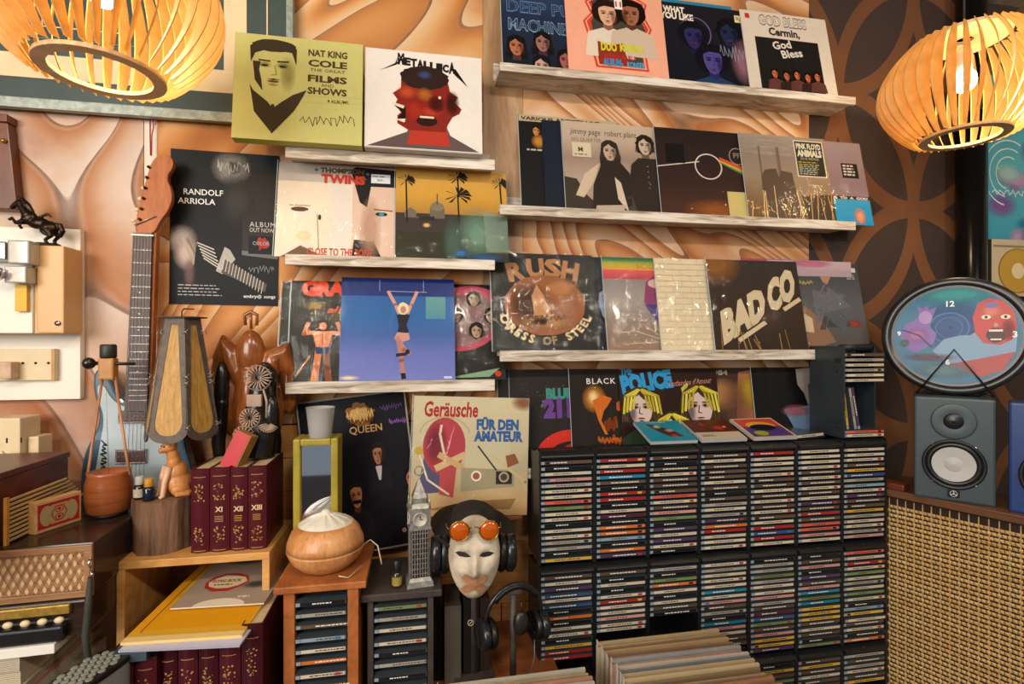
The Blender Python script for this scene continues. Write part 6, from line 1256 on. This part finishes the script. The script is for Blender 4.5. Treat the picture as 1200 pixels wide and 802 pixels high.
# ------------------------------------------------------------------ wooden CD stand with diffuser, mirror and cup
def cdstand(px0, px1, pyf, yf, dep, th, post, label, m, codes, grp, pcd0, pcd1, zc0_, n_, pitch, h=None):
    a = at(px0, pyf, yf); b_ = at(px1, pyf, yf); Wd = b_.x-a.x; zt2 = a.z
    t = thing('cd_stand', label, 'CD stand', (a.x, yf, TTOP+.0005))
    Hh = zt2-TTOP-.0005
    build(MB().cbox(0, Wd, 0, dep, Hh-th, Hh, .003), 'top_board', m, t)
    c0 = at(pcd0, 730, yf+.01).x-a.x; c1 = at(pcd1, 730, yf+.01).x-a.x
    for x0, x1 in ((c0-post, c0-.0005), (c1+.0005, c1+post)): build(MB().cbox(x0, x1, .008, dep-.02, 0, Hh-th-.0005, .002), 'side_post', m, t)
    build(MB().box(c0, c1, dep-.03, dep-.022, 0, Hh-th-.001), 'back_board', MATS['cabinet_inner'], t)
    mb = MB()
    for i in range(n_):
        z = zc0_-TTOP-i*pitch-.0012
        if z > .01: mb.box(c0, c0+.004, .012, dep-.031, z-.001, z-.0001); mb.box(c1-.004, c1, .012, dep-.031, z-.001, z-.0001)
    build(mb, 'slot_rails', m, t)
    for i in range(n_):
        z = zc0_-i*pitch
        if z < TTOP+.01: break
        c = codes[i % len(codes)]; o = link('cd_case', cd_mesh(c, i % 3, round(c1-c0-.002, 4)), None, (a.x+c0+.001, yf+.004+.003*((i*7) % 3), z-.0004)); tag(o, '%s CD case in the %s, %s slot from the top' % (PAL[c][1], grp, ORD[i]), 'CD', 'CD cases in the '+grp)
    return t, a.x, Wd, zt2
sw = wood('orange_stained_wood', '8a4a22', 'b56e38', (12, 3, 12), .4, 1, .12)
s1, s1x, s1w, s1z = cdstand(320, 429, 690, 1.17, .225, .016, .024, 'orange-brown wooden CD stand under the wooden diffuser', sw, 'kgdlwowdpg', 'orange-brown wooden stand', 346, 407, .925, 11, .0262)
bkw = wood('blackened_wood', '2a2420', '4a4038', (12, 3, 12), .6, 1, .3)
s2, s2x, s2w, s2z = cdstand(422, 518, 699, 1.20, .20, .017, .014, 'blackened wooden CD stand under the silver clock tower model', bkw, 'ngwwkgk', 'blackened wooden stand', 438, 501, .885, 9, .0268)
# diffuser
dz_ = s1z; dp = (at(382, 660, 1.262).x, 1.262, dz_+.0005)
df = thing('aroma_diffuser', 'squat pale wood-grain diffuser with a white ribbed top, on the orange-brown stand', 'diffuser', dp)
birch = wood('birch_grain', 'a8642e', 'dca46c', (9, 9, 2.2), .35, 1.2, .03)
prof = [(.038, 0), (.058, .006), (.078, .026), (.0865, .046), (.0868, .050)]; build(MB().lathe(prof, n=48), 'lower_shell', birch, df)
build(MB().lathe([(.0868, .0515), (.085, .066), (.076, .088), (.062, .104), (.060, .103)], n=48), 'upper_shell', birch, df)
build(MB().lathe([(.0862, .0498), (.0862, .0518)], n=48, cap=False), 'seam_line', plain('seam_tan', 'c89860', .5), df)
n = 48; vs = []; fs = []
pr = [(.061, .1035), (.05, .110), (.034, .117), (.014, .124), (.008, .132), (.004, .134)]
for r_, z in pr:
    for i in range(n): k_ = 1+(.03 if i % 2 else -.0); vs.append((r_*math.cos(2*PI*i/n), r_*math.sin(2*PI*i/n), z+(.0012 if i % 4 < 2 and .01 < r_ < .06 else 0)))
for j in range(len(pr)-1):
    for i in range(n): fs.append((j*n+i, j*n+(i+1) % n, (j+1)*n+(i+1) % n, (j+1)*n+i))
fs.append(tuple((len(pr)-1)*n+i for i in range(n)))
build(MB().add(vs, fs, False), 'white_top', WHITEP, df)
build(MB().tube([(.085, .0, .045), (.10, .01, .052), (.118, .0, .04), (.126, -.01, .01), (.128, -.012, -.0)], .0017, 8).tube([(.04, -.08, .01), (.06, -.075, .002), (.085, -.04, .012)], .0017, 8), 'cable', plain('pale_cable', 'b8a888', .5), df)
# mirror
my = 1.315; ma = at(343, 600, my); mb1 = at(396, 600, my); mzt = at(365, 515, my).z
mi = thing('framed_mirror', 'mirror in a thick yellow-green wooden frame standing behind the diffuser', 'mirror', (ma.x, my, s1z+.0005), (0, 0, 0))
yl = wood('yellow_green_paint', '8a7a20', 'a8962e', (8, 8, 4), .45, 1, .15); MW = mb1.x-ma.x; MH = mzt-s1z; f_ = .017
for x0, x1, z0, z1 in ((0, f_, 0, MH), (MW-f_, MW, 0, MH), (f_, MW-f_, MH-f_, MH), (f_, MW-f_, 0, f_)): build(MB().cbox(x0, x1, 0, .075, z0, z1, .004), 'frame_bar', yl, mi)
g = NB('mirror_glass'); g.set(color='c8ccd0', rough=.03, metal=1.0); build(MB().box(f_, MW-f_, .012, .015, f_, MH-f_), 'mirror_glass', g.m, mi)
build(MB().box(0.001, MW-.001, .0755, .079, .002, MH-.002), 'backing', plain('backing_card', '6a6420', .7), mi)
bb = at(395, 600, my+.05); 
cu_ = NB('frosted_plastic'); cu_.set(color='b8b8b4', rough=.35, alpha=.55); 
build_c = MB().lathe([(.026, 0), (.0295, .03), (.034, .073), (.0355, .074), (.033, .073), (.0285, .03), (.025, .002), (.001, .0015)], n=32, cap=False)
o = build(build_c, 'measuring_cup', cu_.m, None, (at(380, 510, my+.03).x-.008, my+.024, s1z+MH+.001)); tag(o, 'frosted clear plastic cup standing on the yellow-green mirror frame', 'cup')
# clock-tower model
tp = (at(491, 690, 1.235).x, 1.245, s2z+.0005)
bt = thing('clock_tower_model', 'small antique-silver model of a clock tower on the blackened stand', 'model', tp, (0, 0, .12))
def sq(r0, z0, z1, r1=None, c=.001): r1 = r0 if r1 is None else r1; return MB().add([(-r0, -r0, z0), (r0, -r0, z0), (r0, r0, z0), (-r0, r0, z0), (-r1, -r1, z1), (r1, -r1, z1), (r1, r1, z1), (-r1, r1, z1)], [(3, 2, 1, 0), (4, 5, 6, 7), (0, 1, 5, 4), (1, 2, 6, 5), (2, 3, 7, 6), (3, 0, 4, 7)])
build(sq(.031, 0, .012, .029), 'plinth', SILVER, bt); build(sq(.0275, .012, .02, .0235), 'base_step', SILVER, bt)
mb = MB()
for s_ in range(4):
    a = s_*PI/2; M_ = Matrix.Rotation(a, 4, 'Z'); mb.T = M_
    for i in range(7): x = -.0185+i*.00617; mb.box(x-.0011, x+.0011, -.0235, -.0214, .022, .130)
    for j in range(9): mb.box(-.019, .019, -.0226, -.0214, .028+j*.0118, .0296+j*.0118)
    mb.T = Matrix.Identity(4)
build(mb, 'window_lattice', SILVER, bt); build(sq(.0213, .02, .132), 'shaft', DARKM, bt)
build(sq(.026, .132, .138), 'cornice', SILVER, bt)
build(sq(.0235, .138, .176), 'clock_stage', SILVER, bt)
cf = plain('dial_cream', 'b8b4a4', .4)
for s_ in range(4):
    a = s_*PI/2; o = build(MB().lathe([(.0165, 0), (.0165, .002), (.0145, .0025), (.0145, .0015), (.0005, .0015)], n=28, cap=False), 'dial', cf, bt, (.0236*math.sin(a), -.0236*math.cos(a), .157), (PI/2, 0, a))
    build(MB().box(-.0007, .0007, 0, .009, .002, .0028).box(0, .006, -.0007, .0007, .002, .0028), 'hands', DARKM, o)
build(sq(.0265, .176, .182), 'upper_cornice', SILVER, bt); build(sq(.024, .182, .192, .018), 'lower_roof', SILVER, bt)
mb = MB()
for s_ in range(4):
    a = s_*PI/2+PI/4; mb.tube([(.026*math.cos(a)*1.2, .026*math.sin(a)*1.2, .178), (.026*math.cos(a)*1.2, .026*math.sin(a)*1.2, .196), (.026*math.cos(a)*1.2, .026*math.sin(a)*1.2, .208)], [.003, .0025, .0005], 6)
build(mb, 'pinnacles', SILVER, bt); build(sq(.015, .192, .204), 'belfry', SILVER, bt); build(sq(.017, .204, .246, .002), 'spire', SILVER, bt)
build(MB().cyl((0, 0, .24), (0, 0, .256), .0015, 8).tube([(.0105*math.cos(2*PI*i/20), 0, .266+.0105*math.sin(2*PI*i/20)) for i in range(20)], .0016, 8, closed=True), 'ring', SILVER, bt)
bottle(at(465, 690, 1.225).x, 1.232, s2z+.0005, .0115, .062, plain('olive_glass', '2c2a16', .15, 0, .1, 10, 0), plain('black_cap', '17181c', .4), plain('yellow_label', '9a8a3c', .6), 'small bottle with a yellow label and black cap beside the silver tower', capH=.42)

# ------------------------------------------------------------------ white mask, glasses, hat, headphones
mc = at(557, 655, 1.19)
standz = TTOP
ms = thing('display_stand', 'dark wooden post holding up the hat, the white mask and the large headphones', 'stand', (mc.x+.005, 1.28, TTOP+.0005))
build(MB().cbox(-.05, .05, -.05, .05, 0, .015, .003), 'foot', bkw, ms); build(MB().cyl((0, 0, .015), (0, 0, mc.z-TTOP+.03), .012, 12), 'post', bkw, ms)
build(MB().sphere((0, 0, mc.z-TTOP+.01), .062, 24, 16, (.9, .75, 1.35)), 'head_form', plain('black_cloth', '16130f', .8, 0, .3, 60, .2), ms)
# mask surface
def face_depth(x, z):
    r2 = (x/.062)**2+((z if z > 0 else z*.86)/.092)**2
    d = .058*math.sqrt(max(0, 1-min(1, r2*.98)))
    g = lambda cx, cz, sx_, sz_, a: a*math.exp(-((x-cx)/sx_)**2-((z-cz)/sz_)**2)
    d += g(0, -.004, .010, .026, .017)+g(0, -.018, .013, .010, .009)
    d += g(0, .036, .045, .010, .006)-g(-.026, .018, .014, .010, .009)-g(.026, .018, .014, .010, .009)
    d += g(-.034, -.012, .018, .016, .006)+g(.034, -.012, .018, .016, .006)+g(0, -.046, .02, .008, .006)-g(0, -.050, .018, .0028, .003)+g(0, -.074, .016, .012, .008)
    return d
NU, NV = 44, 26; vs = []; fs = []
for j in range(NV+1):
    rr_ = j/NV
    for i in range(NU):
        a = 2*PI*i/NU; x = .062*rr_*math.cos(a); z = .092*rr_*math.sin(a); x *= (1-.22*max(0, -z/.092)**1.5); 
        n_ = .0008*math.sin(x*900+z*300)*math.sin(z*700); z2 = z*1.0
        vs.append((x, -face_depth(x, z)-n_ if rr_ < 1 else 0.006, z2))
for j in range(NV):
    for i in range(NU): fs.append((j*NU+i, (j+1)*NU+i, (j+1)*NU+(i+1) % NU, j*NU+(i+1) % NU))
def paper_mat():
    b = NB('papier_mache'); nz = b.noise(b.coord(), 55, 5, .6); n2 = b.noise(b.coord(), 14, 3)
    b.set(color=b.ramp(n2, [(.35, 'a89c86'), (.6, 'd8cdb8')]), rough=.7); b.bump(nz, .7, .004); return b.m
mk = thing('mask', 'white papier-mache face mask with crossed plasters over its mouth', 'mask', (mc.x, 1.215, mc.z), (0, .03, -.08))
build(MB().add(vs, fs, True), 'mask_shell', paper_mat(), mk)
def eyeslit(e):
    mb = MB(); pts = [(-.018, .003), (-.010, .008), (.004, .0075), (.018, .001), (.008, -.004), (-.008, -.004)]; n_ = len(pts)
    v = [(e*.027+x, -face_depth(e*.027+x, .018+z)-.0016, .018+z) for x, z in pts]; return mb.add(v, [tuple(range(n_))])
for e in (-1, 1): build(eyeslit(e), 'eye_slit', plain('eye_shadow_black', '2a211c', .8), mk)
def plaster(a):
    mb = MB(); L_, w_ = .033, .0095; n_ = 12; v = []; ca_, sa_ = math.cos(a), math.sin(a)
    for i in range(n_+1):
        u = -L_+2*L_*i/n_; ww = w_*(1 if abs(u) < L_-.006 else .75)
        for s_ in (-1, 0, 1):
            x = u*ca_-s_*ww*sa_; z = u*sa_+s_*ww*ca_-.046; v.append((x, -face_depth(x*.95, z)-.0030-(.0009 if a > 0 else 0), z))
    return mb.add(v, [(3*i+k, 3*i+3+k, 3*i+4+k, 3*i+1+k) for i in range(n_) for k in (0, 1)], True)
for a in (.62, -.68): build(plaster(a), 'plaster', plain('sticking_plaster', 'b07c58', .6, 0, .1, 60, .1), mk)
# sunglasses on forehead
amb = NB('amber_lens'); amb.set(color='c85a08', rough=.06, coat=.8, metal=.25); gold = plain('gold_wire', 'b8924a', .25, 1)
sg = thing('sunglasses', 'round amber-lensed sunglasses resting on the forehead of the white mask', 'sunglasses', (mc.x-.006, 1.152, mc.z+.079), (0, .02, -.05))
for e in (-1, 1):
    c_ = e*.0335
    lz_ = build(MB().lathe([(.0005, .0035), (.014, .0025), (.0215, 0), (.0215, -.001), (.0005, -.001)], n=36, cap=False), 'lens', amb.m, sg, (c_, 0, 0), (PI/2, 0, 0))
    build(MB().tube([(c_+.0222*math.cos(2*PI*i/32), 0, .0222*math.sin(2*PI*i/32)) for i in range(32)], .0013, 8, closed=True), 'rim', gold, sg)
    build(MB().tube([(c_+e*.022, 0, .006), (c_+e*.027, .002, .006), (c_+e*.030, .05, .0), (c_+e*.030, .07, -.012)], .0012, 8), 'temple', gold, sg)
build(MB().tube([(-.012, 0, .006), (0, -.002, .010), (.012, 0, .006)], .0013, 8), 'bridge', gold, sg)
# hat: low crown + tilted brim behind the mask
hat = thing('hat', 'dark brown brimmed hat behind the white mask', 'hat', (mc.x+.008, 1.292, mc.z+.046), (math.radians(14), math.radians(7), 0))
felt = plain('dark_felt', '1d1612', .85, 0, .3, 120, .3)
build(MB().lathe([(.100, -.022), (.108, -.008), (.106, -.0065), (.094, -.014), (.066, -.006), (.064, .0), (.058, .030), (.042, .042), (.001, .043)], n=48, cap=False), 'brim_and_crown', felt, hat)
# big headphones round the mask
def headphones(name, label, loc, rot, k, pad, cupm, bandm):
    t = thing('headphones', label, 'headphones', loc, rot)
    band = [(k*.078*math.cos(PI*i/24), 0, k*(.02+.085*math.sin(PI*i/24))) for i in range(25)]
    build(MB().tube(band, [k*.006]*25, 10), 'headband', bandm, t); build(MB().tube([(p_[0]*.93, 0, p_[2]*.94) for p_ in band[5:20]], k*.008, 10), 'band_padding', pad, t)
    for e in (-1, 1):
        c = build(MB().lathe([(.001, .0), (.030*k, .0), (.036*k, .006*k), (.036*k, .018*k), (.030*k, .024*k), (.001, .025*k)], n=32, sy=1.15), 'ear_cup', cupm, t, (e*k*.070, 0, -k*.012), (0, e*PI/2, 0))
        build(MB().lathe([(.020*k, -.014*k), (.032*k, -.016*k), (.037*k, -.008*k), (.034*k, -.0005)], n=32, sy=1.15, cap=False), 'ear_pad', pad, c)
        build(MB().tube([(e*k*.078, 0, k*.02), (e*k*.090, -.012*k, .0), (e*k*.092, -.0, -k*.02)], .003*k, 8), 'yoke', bandm, t)
    return t
padm = plain('black_leather', '121214', .35, 0, .3, 60, .25); cupm = plain('cup_plastic', '1c1e22', .25, 0, .2, 20, .03)
headphones('h', 'large black headphones clamped round the head form behind the white mask', (mc.x+.002, 1.262, mc.z-.010), (-1.5, .04, -.03), 1.10, padm, cupm, cupm)
h2 = at(603, 742, 1.17)
hp = headphones('h2', 'black headphones hanging left of the CD towers, below the mask', (h2.x, 1.19, h2.z+.010), (.08, .06, .25), .92, padm, cupm, cupm)
build(MB().tube([(.06, 0, -.03), (.055, -.02, -.08), (.05, -.01, -.14), (.06, .0, h2.z*-1+TTOP+.0)][:3]+[(.055, -.006, -.155)], .0014, 6), 'cable', plain('blue_grey_cable', '5c7078', .5), hp)
hs2 = thing('headphone_hook', 'dark wooden peg post under the hanging headphones', 'stand', (h2.x, 1.19, TTOP+.0005))
build(MB().cbox(-.04, .04, -.03, .05, 0, .012, .002), 'foot', bkw, hs2); build(MB().cyl((0, .0, .012), (0, .0, h2.z-TTOP+.083), .008, 10), 'post', bkw, hs2); build(MB().cbox(-.02, .02, -.012, .012, h2.z-TTOP+.083, h2.z-TTOP+.094, .003), 'peg', bkw, hs2)
tag(build(MB().sphere((0, 0, 0), .022, 20, 12, (.85, .6, 1.3)).tube([(0, -.004, .024), (0, -.004, .05)], .002, 6), 'pendant', plain('dark_stone', '2a2622', .35, .2, .4, 60, .3), None, (h2.x+.012, 1.155, h2.z+.03), (0, 0, .2)), 'dark oval pendant dangling inside the hanging headphones', 'pendant')
# dark upright boards left of the headphones
for i, (p0_, p1_, pt, y, c_, lb_) in enumerate(((521, 541, 712, 1.26, '4c453c', 'grey-brown board standing upright right of the blackened stand'), (543, 562, 698, 1.27, '191613', 'black album spine standing upright under the mask, with a small emblem'), (562, 574, 702, 1.275, '2c2018', 'narrow dark brown album standing beside the black one under the mask'), (505, 520, 705, 1.28, '14110f', 'black folder standing between the blackened stand and the upright boards'))):
    a = at(p0_, pt, y); b_ = at(p1_, pt, y); mb = MB(); mb.color(c_); mb.cbox(0, b_.x-a.x-.001, 0, .12, 0, a.z-TTOP, .0015)
    if i == 1: mb.color('a89c84'); mb.tube([(.018+.007*math.cos(2*PI*q/16), -.001, a.z-TTOP-.07+.007*math.sin(2*PI*q/16)) for q in range(16)], .0012, 6, closed=True); mb.tube([(.012, -.001, a.z-TTOP-.075), (.024, -.001, a.z-TTOP-.065)], .0012, 6)
    tag(build(mb, 'album', PM, None, (a.x, y, TTOP+.0005), (0, 0, 0)), lb_, 'album')
# little shelf that carries the cream sleeve
tag(build(MB().cbox(0, .30, 0, WY-1.40-.0005, 0, .010, .002), 'wall_shelf', brownw, None, (GS.location.x+.01, 1.40, GS.location.z-.024)), 'narrow wall shelf behind the mask carrying the cream sleeve', 'shelf')
print('objects', len(bpy.data.objects))
